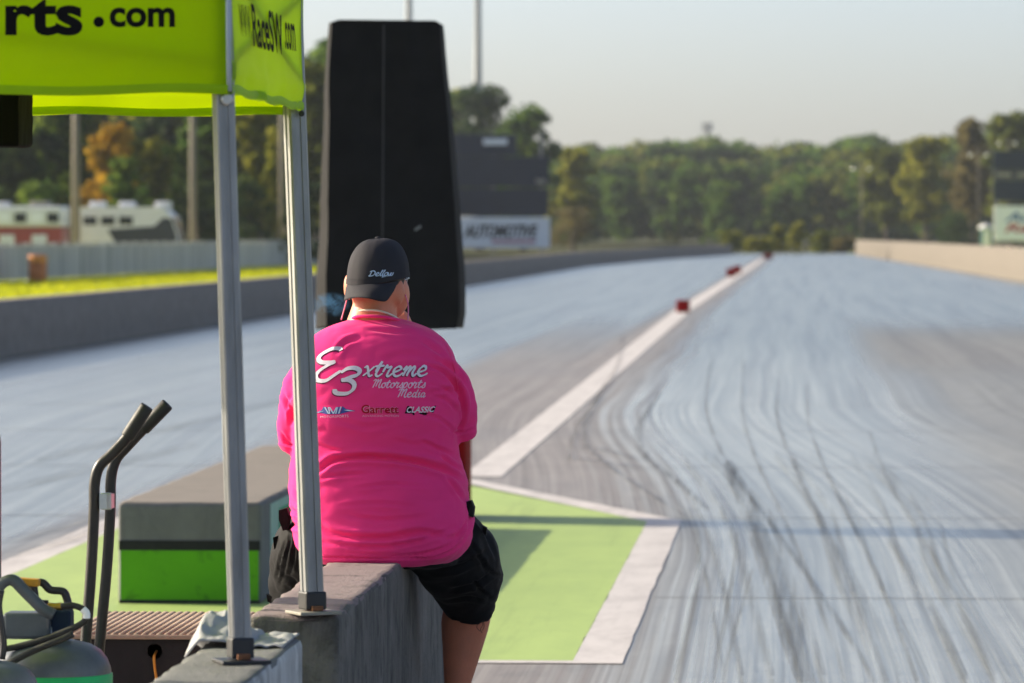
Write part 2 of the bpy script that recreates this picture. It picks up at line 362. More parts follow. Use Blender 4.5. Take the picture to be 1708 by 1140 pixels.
# paints on the ground, worn and tyre-marked
def wornpaint(name, col, col2):
    m, n, l, b = newmat(name); v = mapped(n, l, (1, .35, 1)); a = noisetex(n, l, v, 5, 8, .7); c = ramp(n, [(.3, col2), (.55, col), (.8, tuple(min(1, x * 1.1) for x in col))])
    l.new(a.outputs[0], c.inputs[0]); l.new(c.outputs[0], b.inputs['Base Color']); b.inputs['Roughness'].default_value = .6
    d = noisetex(n, l, v, 26, 8, .75); dr = ramp(n, [(.66, (0, 0, 0)), (.74, (1, 1, 1))]); l.new(d.outputs[0], dr.inputs[0])
    cc = mixc(n, l, dr.outputs[0], c.outputs[0], tuple(x * .5 for x in col2))
    v2 = mapped(n, l, (3, .12, 1)); e = noisetex(n, l, v2, 1.7, 7, .7); er = ramp(n, [(.54, (0, 0, 0)), (.74, (.55, .55, .55))]); l.new(e.outputs[0], er.inputs[0])
    l.new(mixc(n, l, er.outputs[0], cc, tuple(x * .62 for x in col2)), b.inputs['Base Color'])
wornpaint('paint_green', (.34, .45, .125), (.30, .405, .115)); wornpaint('paint_white', (.56, .52, .5), (.42, .385, .37))
simple('joint', (.11, .105, .10), .6)

# ------------------------------------------------------------------ setting
def sheet(name, pts, z, mat, parent=None, rag=0.0):
    if rag:
        out = []
        for a_, b_ in zip(pts, pts[1:] + pts[:1]):
            L_ = math.hypot(b_[0] - a_[0], b_[1] - a_[1]); k_ = max(1, int(L_ / .12))
            for i in range(k_):
                f = i / k_; x_, y_ = a_[0] + (b_[0] - a_[0]) * f, a_[1] + (b_[1] - a_[1]) * f; w_ = min(1, 8 * f, 8 * (1 - f)) * rag
                out.append((x_ + w_ * .35 * noise.noise((x_ * 5, y_ * 3, 1)) + w_ * .2 * noise.noise((x_ * 17, y_ * 11, 4)), y_ + w_ * noise.noise((x_ * 3, y_ * 2, 8))))
        pts = out
    return obj(name, MB().add([(x, y, z) for x, y in pts], [tuple(range(len(pts)))]).mesh(), mat, parent)
kind(sheet('ground', [(-1600, -200), (1600, -200), (1600, 2600), (-1600, 2600)], -.03, MAT['ground_grass']), 'structure')
m, n, l, b = newmat('field'); v = mapped(n, l, (1, 1, 1)); a = noisetex(n, l, v, .2, 6, .65); c = ramp(n, [(.35, (.03, .035, .014)), (.7, (.085, .085, .03))]); l.new(a.outputs[0], c.inputs[0]); l.new(c.outputs[0], b.inputs['Base Color']); b.inputs['Roughness'].default_value = .95; b.inputs['Specular IOR Level'].default_value = .05
kind(sheet('field', [(-1500, 262), (-11.9, 276), (-6.4, 404), (-4, 434), (4, 434), (6, 520), (1500, 520), (1500, 2600), (-1500, 2600)], -.02, MAT['field']), 'structure')
LW = [(-10.95, -20), (-10.95, 70), (-11.0, 180), (-11.15, 262), (-9.2, 330), (-5.5, 405)]
RW = [(8.6, -20), (8.6, 90), (8.0, 165), (6.6, 270), (4.45, 405)]
mbr = MB()
ys = sorted({-20, 10, 20, 30, 45, 70, 90, 120, 165, 180, 220, 262, 270, 300, 330, 370, 405, 430})
def interp(P, y):
    return float(np.interp(y, [p[1] for p in P], [p[0] for p in P]))
vs = []
for y in ys: vs += [(interp(LW, y) - .5, y, 0), (interp(RW, y) + .5, y, 0)]
mbr.add(vs, [(2 * i, 2 * i + 1, 2 * i + 3, 2 * i + 2) for i in range(len(ys) - 1)])
road = kind(mbr.build('road', MAT['road']), 'structure')
# painted island and centre line
IL, IR, INY, ITY = -4.12, -.70, 19.6, 29.4
cxi = -2.36; TIP = 34.6
sheet('green_paint', [(IL + .2, INY + .12), (IR - .2, INY + .12), (IR - .2, ITY - .1), (cxi + .05, TIP - .75), (cxi - .05, TIP - .75), (IL + .2, ITY - .1)], .004, MAT['paint_green'], road)
sheet('white_border', [(IR - .2, INY), (IR, INY), (IR, ITY), (IR - .2, ITY - .1)], .004, MAT['paint_white'], road, .022)
sheet('white_border', [(IL, INY), (IL + .2, INY), (IL + .2, ITY - .1), (IL, ITY)], .004, MAT['paint_white'], road, .022)
sheet('white_border', [(IL + .2, INY), (IR - .2, INY), (IR - .2, INY + .12), (IL + .2, INY + .12)], .004, MAT['paint_white'], road, .022)
sheet('white_border', [(IR - .2, ITY - .1), (IR, ITY), (cxi, TIP), (cxi + .0, TIP - .75 + .03)], .004, MAT['paint_white'], road, .022)
sheet('white_border', [(cxi - .003, TIP), (IL, ITY), (IL + .2, ITY - .1), (cxi - .003, TIP - .75 + .03)], .004, MAT['paint_white'], road, .022)
sheet('centre_line', [(-2.36, TIP + .05), (-2.08, TIP + .05), (-2.42, 113), (-2.30, 405), (-2.65, 405), (-2.8, 113)], .0045, MAT['paint_white'], road, .022)
for y in (23.2, 29.75, 36.2, 42.8, 49.3, 62, 75, 95):
    sheet('expansion_joint', [(IR + .02 if y < 29.6 else -1.95 + .02 * (y - 30) * 0, y), (8.0, y + .02), (8.0, y + .045), (IR + .02 if y < 29.6 else -1.95, y + .022)], .003, MAT['joint'], road)
    sheet('expansion_joint', [(-10.5, y), (IL - .02, y), (IL - .02, y + .03), (-10.5, y + .04)], .003, MAT['joint'], road)
def tyre(pts, w, k=0):
    P = cr([G(x, y, 0).to_tuple()[:2] for x, y in pts], 8); mb = MB(); vs = []
    for i, p in enumerate(P):
        t = (P[min(i + 1, len(P) - 1)] - P[max(i - 1, 0)]); t = t / np.linalg.norm(t); nn = np.array([-t[1], t[0]])
        ww = w * (.55 + .45 * math.sin(math.pi * min(1, (i + .8) / len(P))))
        vs += [(*(p + nn * ww / 2), .0052 + .0009 * k), (*(p - nn * ww / 2), .0052 + .0009 * k)]
    mb.add(vs, [(2 * i, 2 * i + 1, 2 * i + 3, 2 * i + 2) for i in range(len(P) - 1)])
    mb.build('tyre_mark', MAT['tyre_rubber'], road)
TY = [([(1212, 770), (1228, 800), (1252, 860), (1280, 930), (1306, 1010), (1330, 1090), (1345, 1140)], .13),
      ([(1100, 655), (1072, 700), (1064, 735), (1082, 768), (1130, 805), (1180, 850)], .07),
      ([(1190, 590), (1178, 660), (1188, 720), (1230, 800), (1290, 880), (1360, 980), (1420, 1070), (1460, 1140)], .035),
      ([(1300, 620), (1296, 690), (1318, 760), (1360, 850), (1400, 930), (1440, 1030), (1480, 1140)], .04),
      ([(1345, 640), (1350, 710), (1385, 800), (1430, 890), (1480, 1000), (1530, 1140)], .03),
      ([(1150, 850), (1165, 900), (1160, 980), (1140, 1080), (1128, 1140)], .035),
      ([(1230, 890), (1222, 960), (1210, 1030), (1195, 1100), (1190, 1140)], .022),
      ([(1255, 950), (1238, 1010), (1218, 1075), (1206, 1140)], .02),
      ([(1010, 640), (985, 690), (975, 735), (1010, 775), (1090, 830), (1140, 862)], .05),
      ([(1450, 720), (1480, 800), (1540, 900), (1600, 1010), (1660, 1140)], .03),
      ([(1240, 600), (1238, 680), (1255, 750), (1300, 850), (1340, 940), (1385, 1060), (1410, 1140)], .028),
      ([(1480, 900), (1520, 960), (1570, 1050), (1610, 1140)], .05),
      ([(1040, 560), (1030, 610), (1000, 660), (960, 720), (950, 770)], .06),
      ([(940, 745), (1000, 752), (1060, 768)], .1), ([(950, 765), (1010, 775), (1085, 785)], .08),
      ([(10, 905), (90, 885), (170, 862), (260, 838)], .1), ([(20, 930), (110, 905), (200, 872)], .07),
      ([(60, 770), (200, 735), (350, 700), (480, 668)], .12), ([(0, 820), (150, 785), (330, 742)], .1)]
for k, (p, w) in enumerate(TY): tyre(p, w, k)
rr = random.Random(3)
for k in range(13):
    x0 = rr.uniform(1160, 1640); tyre([(x0 + rr.uniform(-70, -20) - 60, 760), (x0 - 30, 850), (x0 + 10, 960), (x0 + 45 + (x0 - 1300) * .12, 1060), (x0 + 70 + (x0 - 1300) * .2, 1140)], rr.uniform(.008, .04), 20 + k)

# long retaining walls beside the track
def wall(P, h, t, side, name, mat, label):
    rings = []; Q = []
    for i in range(len(P) - 1):
        nseg = max(1, int((P[i + 1][1] - P[i][1]) / 6))
        for j in range(nseg): Q.append((P[i][0] + (P[i + 1][0] - P[i][0]) * j / nseg, P[i][1] + (P[i + 1][1] - P[i][1]) * j / nseg))
    Q.append(P[-1])
    for k, (x, y) in enumerate(Q):
        dz = .012 * noise.noise((y * .3, x, 0)); s = side
        prof = [(0, -.02), (-.015, .25), (-.03, h - .03), (-.05, h), (-t + .03, h), (-t, h - .03), (-t, -.02)]
        rings.append([(x - s * px * 1.0, y, pz + (dz if pz > .3 else 0)) for px, pz in prof])
    return tag(sm_auto(MB().rings(rings).build(name, mat)), label, 'wall')
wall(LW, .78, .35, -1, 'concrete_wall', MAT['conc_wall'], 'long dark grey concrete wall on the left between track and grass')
wall(RW, 1.2, .4, 1, 'concrete_wall', MAT['conc_right'], 'sunlit tan concrete wall along the right edge of the track')
# grass on the left bank: too fine to count
def quads_mesh(name, Q):                       # Q: N x k x 3
    N, k = Q.shape[:2]; me = bpy.data.meshes.new(name); me.vertices.add(N * k); me.vertices.foreach_set('co', Q.reshape(-1).astype(np.float32))
    me.loops.add(N * k); me.loops.foreach_set('vertex_index', np.arange(N * k, dtype=np.int32))
    me.polygons.add(N); me.polygons.foreach_set('loop_start', np.arange(0, N * k, k, dtype=np.int32)); me.update(calc_edges=True); return me
N = 26000
gy = 60 + 200 * rng.random(N) ** 1.3; gx = -11.6 - 16 * rng.random(N); hh = .05 + .1 * rng.random(N); an = rng.random(N) * 6.28
Q = np.zeros((N, 3, 3)); base = np.stack([gx, gy, np.full(N, -.03)], 1); w_ = .06
Q[:, 0] = base + np.stack([np.cos(an) * w_, np.sin(an) * w_, 0 * an], 1); Q[:, 1] = base - np.stack([np.cos(an) * w_, np.sin(an) * w_, 0 * an], 1)
Q[:, 2] = base + np.stack([rng.normal(0, .03, N), rng.normal(0, .03, N), hh], 1)
go = obj('grass', quads_mesh('grass', Q), MAT['grassblade']); kind(go, 'stuff'); tag(go, 'short bright yellow-green grass behind the left concrete wall', 'grass')

# ------------------------------------------------------------------ trees
def crown_quads(lobes, n, size, r_):
    out = []
    tot = sum(l_[1][0] * l_[1][1] * l_[1][2] for l_ in lobes)
    for c, rad in lobes:
        k = max(30, int(n * rad[0] * rad[1] * rad[2] / tot)); d = r_.normal(size=(k, 3)); d /= np.linalg.norm(d, axis=1)[:, None]
        rr_ = (r_.random(k) ** .45) * (1 + .12 * r_.normal(size=k)); p = np.array(c) + d * rr_[:, None] * np.array(rad)
        a = r_.normal(size=(k, 3)); a /= np.linalg.norm(a, axis=1)[:, None]; b_ = np.cross(a, r_.normal(size=(k, 3))); b_ /= np.linalg.norm(b_, axis=1)[:, None]
        s = size * (.5 + r_.random(k))[:, None]; q = np.stack([p - a * s, p - b_ * s * .55, p + a * s, p + b_ * s * .55], 1); out.append(q)
    return np.concatenate(out)
def make_lobes(x, y, h, hw, r_, nl=12, base=.25):
    L = []
    for k in range(nl):
        f = r_.random(); z = h * (base + (1 - base) * (.06 + .88 * f)); ww = hw * (1.12 - .62 * abs(f - .35) ** 1.3)
        a = r_.random() * 6.28; rad = ww * (.35 + .6 * r_.random() ** .7); s = hw * (.16 + .2 * r_.random())
        L.append(((x + math.cos(a) * rad, y + math.sin(a) * rad, min(z, h - s * .8)), (s, s, s * .75)))
    L.append(((x, y, h * (.5 + base * .4)), (hw * .55, hw * .55, h * (.42 - base * .3)))); L.append(((x + hw * r_.normal(0, .15), y, h - hw * .34), (hw * .5, hw * .5, hw * .34))); return L
def tree(name, px, Y, top, hwpx, mat, label, seed, base=.22, n=3800, leaf=.32, cat='tree', group=None):
    r_ = np.random.default_rng(seed); sc = FPX / Y; x = GX(px, Y); h = 1.7 + (390 - top) / sc; hw = hwpx / sc
    t = thing(name, label, cat, (x, Y, -.03), group)
    mb = MB(); lean = r_.normal(0, .02, 2)
    mb.tube([(x + lean[0] * h * f, Y + lean[1] * h * f, -.05 + h * .8 * f) for f in (0, .08, .3, .6, 1)], [h * .026, h * .02, h * .016, h * .010, h * .003], 8)
    for k in range(7):
        f = .25 + .5 * r_.random(); a = r_.random() * 6.28; L = hw * (.5 + .4 * r_.random()); z0 = h * .8 * f
        p0 = Vector((x + lean[0] * h * f, Y + lean[1] * h * f, z0)); mb.tube([p0, p0 + Vector((math.cos(a) * L * .5, math.sin(a) * L * .5, L * .35)), p0 + Vector((math.cos(a) * L, math.sin(a) * L, L * .8))], [h * .009, h * .006, h * .002], 6)
    mb.build('trunk', MAT['bark'], t, True)
    obj('crown', quads_mesh('crown', crown_quads(make_lobes(x, Y, h, hw, r_, 34, base), n, leaf * h / 12, r_)), mat, t); return t
TR = [(12, 275, 95, 75, 'leaf_dark', 'dark green tree above the red and white trailer'),
      (88, 280, 130, 62, 'leaf_green', 'green tree rising behind the wooden pole at far left'),
      (184, 262, 206, 46, 'leaf_orange', 'orange autumn tree under the green canopy'),
      (258, 278, 230, 48, 'leaf_yellow', 'yellow-green tree beside the orange autumn tree'),
      (345, 282, 160, 56, 'leaf_green', 'tall green tree behind the near canopy leg'),
      (432, 280, 140, 52, 'leaf_yellow', 'yellowing tree between the two canopy legs'),
      (524, 290, 104, 40, 'leaf_olive', 'olive brown tree just left of the black covered starting lights'),
      (480, 300, 150, 40, 'leaf_dark', 'dark tree right behind the far canopy leg'),
      (140, 310, 170, 50, 'leaf_olive', 'olive tree behind the orange autumn tree'),
      (215, 272, 232, 30, 'leaf_yellow', 'small yellow tree at the right of the orange autumn tree'),
      (462, 272, 215, 26, 'leaf_yellow', 'small golden tree between the two canopy legs'),
      (305, 274, 240, 36, 'leaf_green', 'round green tree left of the near canopy leg'),
      (45, 285, 205, 45, 'leaf_olive', 'olive tree at the far left under the canopy edge'),
      (206, 257, 262, 30, 'leaf_green', 'low green tree in front of the orange autumn tree'),
      (800, 490, 140, 82, 'leaf_dark', 'big dark green tree behind the navy scoreboard'),
      (872, 482, 178, 54, 'leaf_green', 'rounded green tree at the right end of the navy scoreboard'),
      (742, 505, 150, 55, 'leaf_olive', 'pale tree at the right edge of the black cover'),
      (955, 540, 246, 44, 'leaf_yellow', 'sunlit yellow-green tree right of the navy scoreboard'),
      (1478, 570, 246, 48, 'leaf_olive', 'olive tree above the far end of the tan wall'),
      (1545, 550, 228, 48, 'leaf_yellow', 'yellow-green tree left of the brownish tall tree'),
      (1622, 530, 200, 46, 'leaf_brown', 'brownish tall tree beside the right scoreboard'),
      (1688, 520, 188, 48, 'leaf_olive', 'tall olive tree rising behind the right scoreboard')]
for k, (px, Y_, top, hw, mt, lab) in enumerate(TR): tree('tree', px, Y_, top, hw, MAT[mt], lab, 100 + k)
BU = [(330, 262, 300, 45, 'leaf_dark', 'dark bush left of the near canopy leg'), (415, 258, 290, 45, 'leaf_dark', 'dark bush between the canopy legs'),
      (505, 262, 300, 40, 'leaf_dark', 'dark bush right of the far canopy leg'), (235, 268, 310, 35, 'leaf_green', 'green bush behind the white motor coach'),
      (60, 268, 300, 50, 'leaf_green', 'green bush behind the red and white trailer'), (1588, 480, 352, 34, 'leaf_dark', 'dark round bush left of the portable toilet'),
      (955, 470, 345, 42, 'leaf_brown', 'brownish bush at the right of the white banner'), (1218, 428, 385, 22, 'leaf_olive', 'low bush at the far end of the left wall'),
      (1262, 432, 395, 26, 'leaf_yellow', 'low yellowish bush beyond the last red block'), (1298, 436, 376, 13, 'leaf_yellow', 'slim yellow-green sapling beyond the centre line'),
      (1330, 430, 371, 14, 'leaf_yellow', 'tallest slim sapling at the end of the track'), (1372, 433, 384, 18, 'leaf_olive', 'olive bush right of the slim saplings'),
      (1405, 440, 395, 22, 'leaf_brown', 'low brown bush against the far end of the tan wall')]
for k, (px, Y_, top, hw, mt, lab) in enumerate(BU):
    sc = FPX / Y_; tree('bush', px, Y_, top, hw, MAT[mt], lab, 300 + k, .02, 1500, .32 * max(1, 12 / (1.7 + (390 - top) / sc)) * .45, 'bush')
# the far wood reads as one mass
def forest(qs, names):
    me = quads_mesh('forest', np.concatenate(qs)); idx = np.concatenate([np.full(len(q), k * 7 % len(names), np.int32) for k, q in enumerate(qs)])
    o = obj('forest', me, [MAT[x] for x in names]); me.polygons.foreach_set('material_index', idx); return o
r_ = np.random.default_rng(5); qs = []
for k in range(240):
    Y_ = 640 + 260 * r_.random(); px = r_.uniform(860, 1800); x = GX(px, Y_); sc = FPX / Y_
    top = 246 + 8 * math.sin(px * .021) + 6 * math.sin(px * .05 + 1) + r_.normal(0, 4) + (0 if px < 1420 else -(px - 1420) * .12)
    h = (1.7 + (390 - top) / sc) * (.62 + .38 * min(1, (Y_ - 620) / 200)) ; hw = h * (.27 + .14 * r_.random())
    qs.append(crown_quads(make_lobes(x, Y_, h, hw, r_, 18, .05), 1900, .042 * h, r_))
fo = forest(qs, ['leaf_green', 'leaf_olive', 'leaf_dark', 'leaf_green', 'leaf_green', 'leaf_olive']); kind(fo, 'stuff'); tag(fo, 'far dark green wood closing off the end of the track', 'forest')
r_ = np.random.default_rng(6); qs = []
for k in range(70):
    Y_ = 330 + 90 * r_.random(); px = r_.uniform(-250, 640); x = GX(px, Y_); h = 11 + 5 * r_.random(); hw = h * .25
    qs.append(crown_quads(make_lobes(x, Y_, h, hw, r_, 16, .05), 1500, .04 * h, r_))
fo = forest(qs, ['leaf_green', 'leaf_green', 'leaf_olive', 'leaf_yellow', 'leaf_green', 'leaf_dark']); kind(fo, 'stuff'); tag(fo, 'dark wood behind the motor coach and the wire fence', 'forest')

# ------------------------------------------------------------------ far structures
def text_mesh(body, shear=0.0, offset=0.0, spacing=1.0):
    c = bpy.data.curves.new('t', 'FONT'); c.body = body; c.shear = shear; c.offset = offset; c.space_character = spacing; c.resolution_u = 4
    o = bpy.data.objects.new('t', c); COL.objects.link(o); dg = bpy.context.evaluated_depsgraph_get()
    me = bpy.data.meshes.new_from_object(o.evaluated_get(dg)); bpy.data.objects.remove(o)
    v = np.array([p.co[:2] for p in me.vertices]); f = [tuple(p.vertices) for p in me.polygons]; bpy.data.meshes.remove(me)
    v = (v - v.min(0)) / (v.max(0) - v.min(0)); return v, f
def put_text(name, body, quad, hit, mat, parent, off=0.0, **kw):    # quad: TL, TR, BL, BR in picture px; hit(px,py)->point on the surface
    v, f = text_mesh(body, offset=off, **kw); tl, tr, bl, br = [np.array(q, float) for q in quad]; P = []
    for u, w in v: p = (bl * (1 - u) + br * u) * (1 - w) + (tl * (1 - u) + tr * u) * w; P.append(hit(p[0], p[1]))
    return obj(name, MB().add(P, f).mesh(), mat, parent)
def rectq(x0, x1, y0, y1): return [(x0, y0), (x1, y0), (x0, y1), (x1, y1)]
# scoreboards
def pbox(mb, x0, x1, y0, y1, Y, d): # box whose front fills a picture rectangle at distance Y
    a = W(x0, y1, Y); c = W(x1, y0, Y); return mb.bbox(a.x, c.x, Y, Y + d, a.z, c.z, .04)
YS = 430
t = thing('scoreboard', 'navy scoreboard over a white banner behind the left wall', 'scoreboard', (GX(830, YS), YS, 0))
pbox(MB(), 640, 915, 262, 312, YS, .8).build('display_panel', MAT['board_navy'], t); pbox(MB(), 640, 914, 315, 361, YS, .8).build('display_panel', MAT['board_navy'], t)
pbox(MB(), 655, 862, 224, 261, YS + .2, .5).build('top_panel', MAT['board_navy'], t)
bn = pbox(MB(), 640, 917, 363, 414, YS - .2, .3).build('banner', MAT['sign_white'], t)
for x in (660, 740, 820, 900): pbox(MB(), x, x + 5, 220, 425, YS + .9, .3).build('post', MAT['post_grey'], t)
put_text('lettering', 'AUTOMOTIVE', rectq(773, 897, 375, 397), lambda x, y: W(x, y, YS - .22), MAT['letter_black'], bn, .045, shear=.3)
pbox(MB(), 820, 893, 400, 406, YS - .225, .02).build('pink_stripe', MAT['sign_pink'], bn)
pbox(MB(), 806, 846, 232, 242, YS + .1, .08).build('lettering', MAT['sign_white'], t); pbox(MB(), 893, 910, 299, 306, YS - .05, .04).build('lettering', MAT['sign_tan'], t)
t = thing('scoreboard', 'dark scoreboard over a blue and red sign at the right edge', 'scoreboard', (GX(1720, 455), 455, 0)); YR = 455
pbox(MB(), 1657, 1800, 252, 283, YR, .8).build('display_panel', MAT['board_navy'], t); pbox(MB(), 1657, 1800, 301, 335, YR, .8).build('display_panel', MAT['board_navy'], t)
pbox(MB(), 1657, 1800, 284, 300, YR + .1, .5).build('name_strip', MAT['dark_body'], t)
bn = pbox(MB(), 1658, 1800, 344, 402, YR - .2, .3).build('banner', MAT['sign_white'], t)
for x in (1662, 1730, 1792): pbox(MB(), x, x + 5, 252, 415, YR + .9, .3).build('post', MAT['post_grey'], t)
put_text('lettering', 'Auto', rectq(1676, 1752, 354, 370), lambda x, y: W(x, y, YR - .22), MAT['sign_blue'], bn, .03, shear=.3)
put_text('lettering', 'Race', rectq(1676, 1752, 373, 388), lambda x, y: W(x, y, YR - .22), MAT['sign_red'], bn, .03, shear=.3)
for x0 in (1662, 1697): pbox(MB(), x0, x0 + 24, 288, 295, YR + .05, .03).build('lettering', MAT['sign_tan'], t)
# portable toilet
Y_ = 460; t = thing('portable_toilet', 'small teal portable toilet with white roof by the right scoreboard', 'toilet', (GX(1645, Y_), Y_, 0))
pbox(MB(), 1637, 1654, 382, 414, Y_, 1.1).build('cabin', MAT['teal'], t); pbox(MB(), 1640, 1651, 384, 413, Y_ - .04, .04).build('door', MAT['sign_white'], t)
a = W(1645, 376, Y_); MB().lathe([(.72, -.32), (.62, -.1), (.3, .08), (.02, .12)], (a.x, Y_ + .5, a.z), 12).build('roof', MAT['white_body'], t, True)
# poles
def pole(px, Y, ztop, r, mat, label, lamps=0, cat='pole', base=0.0):
    x = GX(px, Y); t = thing('light_pole' if lamps else 'utility_pole', label, cat, (x, Y, 0))
    MB().tube([(x, Y, -.05), (x, Y, ztop * .5), (x, Y, ztop)], [r, r * .85, r * .65], 12).build('shaft', mat, t, True)
    if lamps:
        MB().bbox(x - 1.6, x + 1.6, Y - .05, Y + .05, ztop - .44, ztop - .40, .01).build('crossarm', mat, t)
        for k in range(lamps):
            lx = x - .8 + 1.6 * k / max(1, lamps - 1); M = Matrix.Rotation(R(55), 4, 'X')
            MB().lathe([(.03, .16), (.09, .11), (.16, 0), (.17, -.04), (.14, -.05)], (lx, Y - .15, ztop - .75), 14, M).build('lamp_head', MAT['chrome'], t, True)
    else:
        MB().bbox(x - 1.1, x + 1.1, Y - .1, Y + .02, ztop - .8, ztop - .62, .02).build('crossarm', MAT['wood_pole'], t)
pole(127, 203, 9.5, .19, MAT['wood_pole'], 'wooden pole in front of the trailer and coach')
pole(322, 236, 11, .19, MAT['wood_pole'], 'wooden pole right of the white motor coach')
pole(470, 268, 12.5, .17, MAT['wood_pole'], 'wooden pole behind the far canopy leg')
pole(682, 520, 34, .45, MAT['post_grey'], 'tall light pole above the black covered starting lights', 4)
pole(797, 520, 27.6, .5, MAT['post_grey'], 'tall light pole rising from the dark tree by the scoreboard', 4)
pole(1437, 500, 8.9, .06, MAT['wood_pole'], 'short light pole with two shiny lamps above the tan wall', 2)
pole(1632, 500, 10.3, .06, MAT['wood_pole'], 'light pole with shiny lamps just left of the right scoreboard', 2)
pole(1680, 510, 11.6, .06, MAT['wood_pole'], 'light pole with shiny lamps above the right scoreboard', 2)
x = GX(1180, 1700); t = thing('radio_tower', 'thin far radio tower above the wood', 'tower', (x, 1700, 0))
for dx, dy in ((-.5, -.3), (.5, -.3), (0, .6)): MB().tube([(x + dx * 1.4, 1700 + dy, 0), (x + dx, 1700 + dy, 39.5)], .22, 6).build('mast_leg', MAT['post_grey'], t)
for k in range(12): MB().tube([(x - .6, 1699.7, 3 * k + 2), (x + .6, 1699.7, 3 * k + 4.4)], .1, 5).build('brace', MAT['post_grey'], t)
for s in (-1, 1): MB().bbox(x + s * 1.2 - .5, x + s * 1.2 + .5, 1698.8, 1699.4, 36.5, 39.5, .1).build('antenna', MAT['post_grey'], t)

# wire fence with grey slats
FE = [(-28.6, 160), (-27.2, 262), (-25.6, 350)]
t = thing('fence', 'long grey slatted wire fence on the grass bank', 'fence', (-28, 200, 0))
yy = 160; prev = None; pm = None
while yy < 345:
    x = interp(FE, yy); x2 = interp(FE, yy + 3)
    MB().tube([(x, yy, -.05), (x, yy, 1.36)], .05, 8).build('post', MAT['sign_white'], t)
    mb = MB(); vs = []
    for k in range(31):
        f = k / 30; o_ = .04 * (k % 2) + .015 * random.random(); zt = 1.26 + .03 * random.random()
        vs += [(x + (x2 - x) * f + .06 + o_, yy + 3 * f, .02), (x + (x2 - x) * f + .06 + o_, yy + 3 * f, zt)]
    mb.add(vs, [(2 * k, 2 * k + 2, 2 * k + 3, 2 * k + 1) for k in range(30)]); mb.build('slat_panel', MAT['fence_fabric'], t)
    MB().tube([(x, yy, 1.33), (x2, yy + 3, 1.33)], .025, 6).build('rail', MAT['post_grey'], t); yy += 3
p = G(49, 470, 0); t = thing('barrel', 'rusty orange barrel on the grass in front of the fence', 'barrel', (p.x + .3, p.y, 0))
MB().lathe([(.30, -.03), (.33, 0), (.33, .3), (.345, .32), (.33, .34), (.33, .62), (.345, .64), (.33, .66), (.33, .93), (.3, .95), (.29, .92)], (p.x + .3, p.y, 0), 20).build('drum', MAT['barrel'], t, True)
MB().lathe([(.335, .70), (.34, .71), (.34, .88), (.335, .89)], (p.x + .3, p.y, 0), 20).build('band', MAT['cord'], t, True)

# motor coach and trailer behind the fence
def wheel(t, c, r=.5, w=.3):
    M = Matrix.Rotation(R(90), 4, 'X'); ty = MB().lathe([(r * .6, -w / 2), (r * .95, -w / 2), (r, -w * .3), (r, w * .3), (r * .95, w / 2), (r * .6, w / 2)], c, 20, M).build('tyre', MAT['rubber'], t, True)
    MB().lathe([(.05, -w / 2 - .02), (r * .55, -w / 2 - .01), (r * .6, -w / 2 + .05), (r * .6, w / 2)], c, 16, M).build('rim', MAT['steel'], ty, True)
Yc = 232; xa, xb = GX(128, Yc), GX(300, Yc); L = xb - xa
t = thing('motor_coach', 'white motor coach with dark sloped front behind the fence', 'coach', ((xa + xb) / 2, Yc, 0)); H0 = 2.95
prof = [(xa, .55), (xb - .2, .55), (xb, .9), (xb - .05, 1.5), (xb - .35, 2.45), (xb - .8, H0), (xa, H0)]
sm_auto(MB().prism([(x, Yc, z) for x, z in prof], (0, 2.5, 0)).build('body', MAT['white_body'], t))
MB().prism([(xb + .01, Yc + .1, 1.15), (xb - .02, Yc + .1, 1.5), (xb - .33, Yc + .1, 2.5), (xb - .4, Yc + .1, 2.5), (xb - .2, Yc + .1, 1.2)], (0, 2.3, 0)).build('windscreen', MAT['dark_glass'], t)
MB().prism([(xa + L * .42, Yc - .02, .8), (xb - .1, Yc - .02, .9), (xb - .12, Yc - .02, 1.5), (xb - .4, Yc - .02, 2.4), (xb - .8, Yc - .02, 2.45), (xb - 1.2, Yc - .02, 2.05), (xa + L * .3, Yc - .02, 1.9)], (0, .015, 0)).build('swoosh', MAT['dark_body'], t)
for k in range(3):
    x0 = xa + .3 + k * .85; MB().bbox(x0, x0 + .65, Yc - .03, Yc + .02, 2.1, 2.5, .02).build('window', MAT['dark_glass'], t)
for x0 in (xa + .5, xa + 1.9, xa + 3.6): MB().bbox(x0, x0 + .7, Yc + .7, Yc + 1.7, H0 - .02, H0 + .26, .08).build('roof_unit', MAT['white_body'], t)
for x0 in (xa + 1.0, xb - 1.1): wheel(t, (x0, Yc + .16, .47))
for y0 in (.4, 2.1): MB().ell((xb - .02, Yc + y0, .95), (.06, .14, .1)).build('headlight', MAT['chrome'], t, True)
Yt = 226; xa, xb = GX(-70, Yt), GX(104, Yt)
t = thing('trailer', 'white box trailer with red lower half behind the fence', 'trailer', ((xa + xb) / 2, Yt, 0))
MB().bbox(xa, xb, Yt, Yt + 2.4, 2.0, 2.95, .12).build('upper_body', MAT['white_body'], t)
MB().bbox(xa + .02, xb - .02, Yt + .01, Yt + 2.39, .6, 1.99, .06).build('lower_body', MAT['red_body'], t)
for k in range(6): MB().bbox(xa + .35 + k * .75, xa + .9 + k * .75, Yt - .03, Yt + .02, 2.2, 2.65, .02).build('window', MAT['dark_glass' if k % 2 else 'sign_white'], t)
for k in range(3): MB().bbox(xa + .4 + k * 1.5, xa + 1.1 + k * 1.5, Yt - .03, Yt + .03, .95, 1.65, .03).build('hatch', MAT['white_body'], t)
MB().bbox(xb - 1.6, xb - .7, Yt + .6, Yt + 1.6, 2.94, 3.18, .08).build('roof_unit', MAT['sign_tan'], t); MB().bbox(xb - 3.4, xb - 2.6, Yt + .6, Yt + 1.6, 2.94, 3.15, .08).build('roof_unit', MAT['white_body'], t)
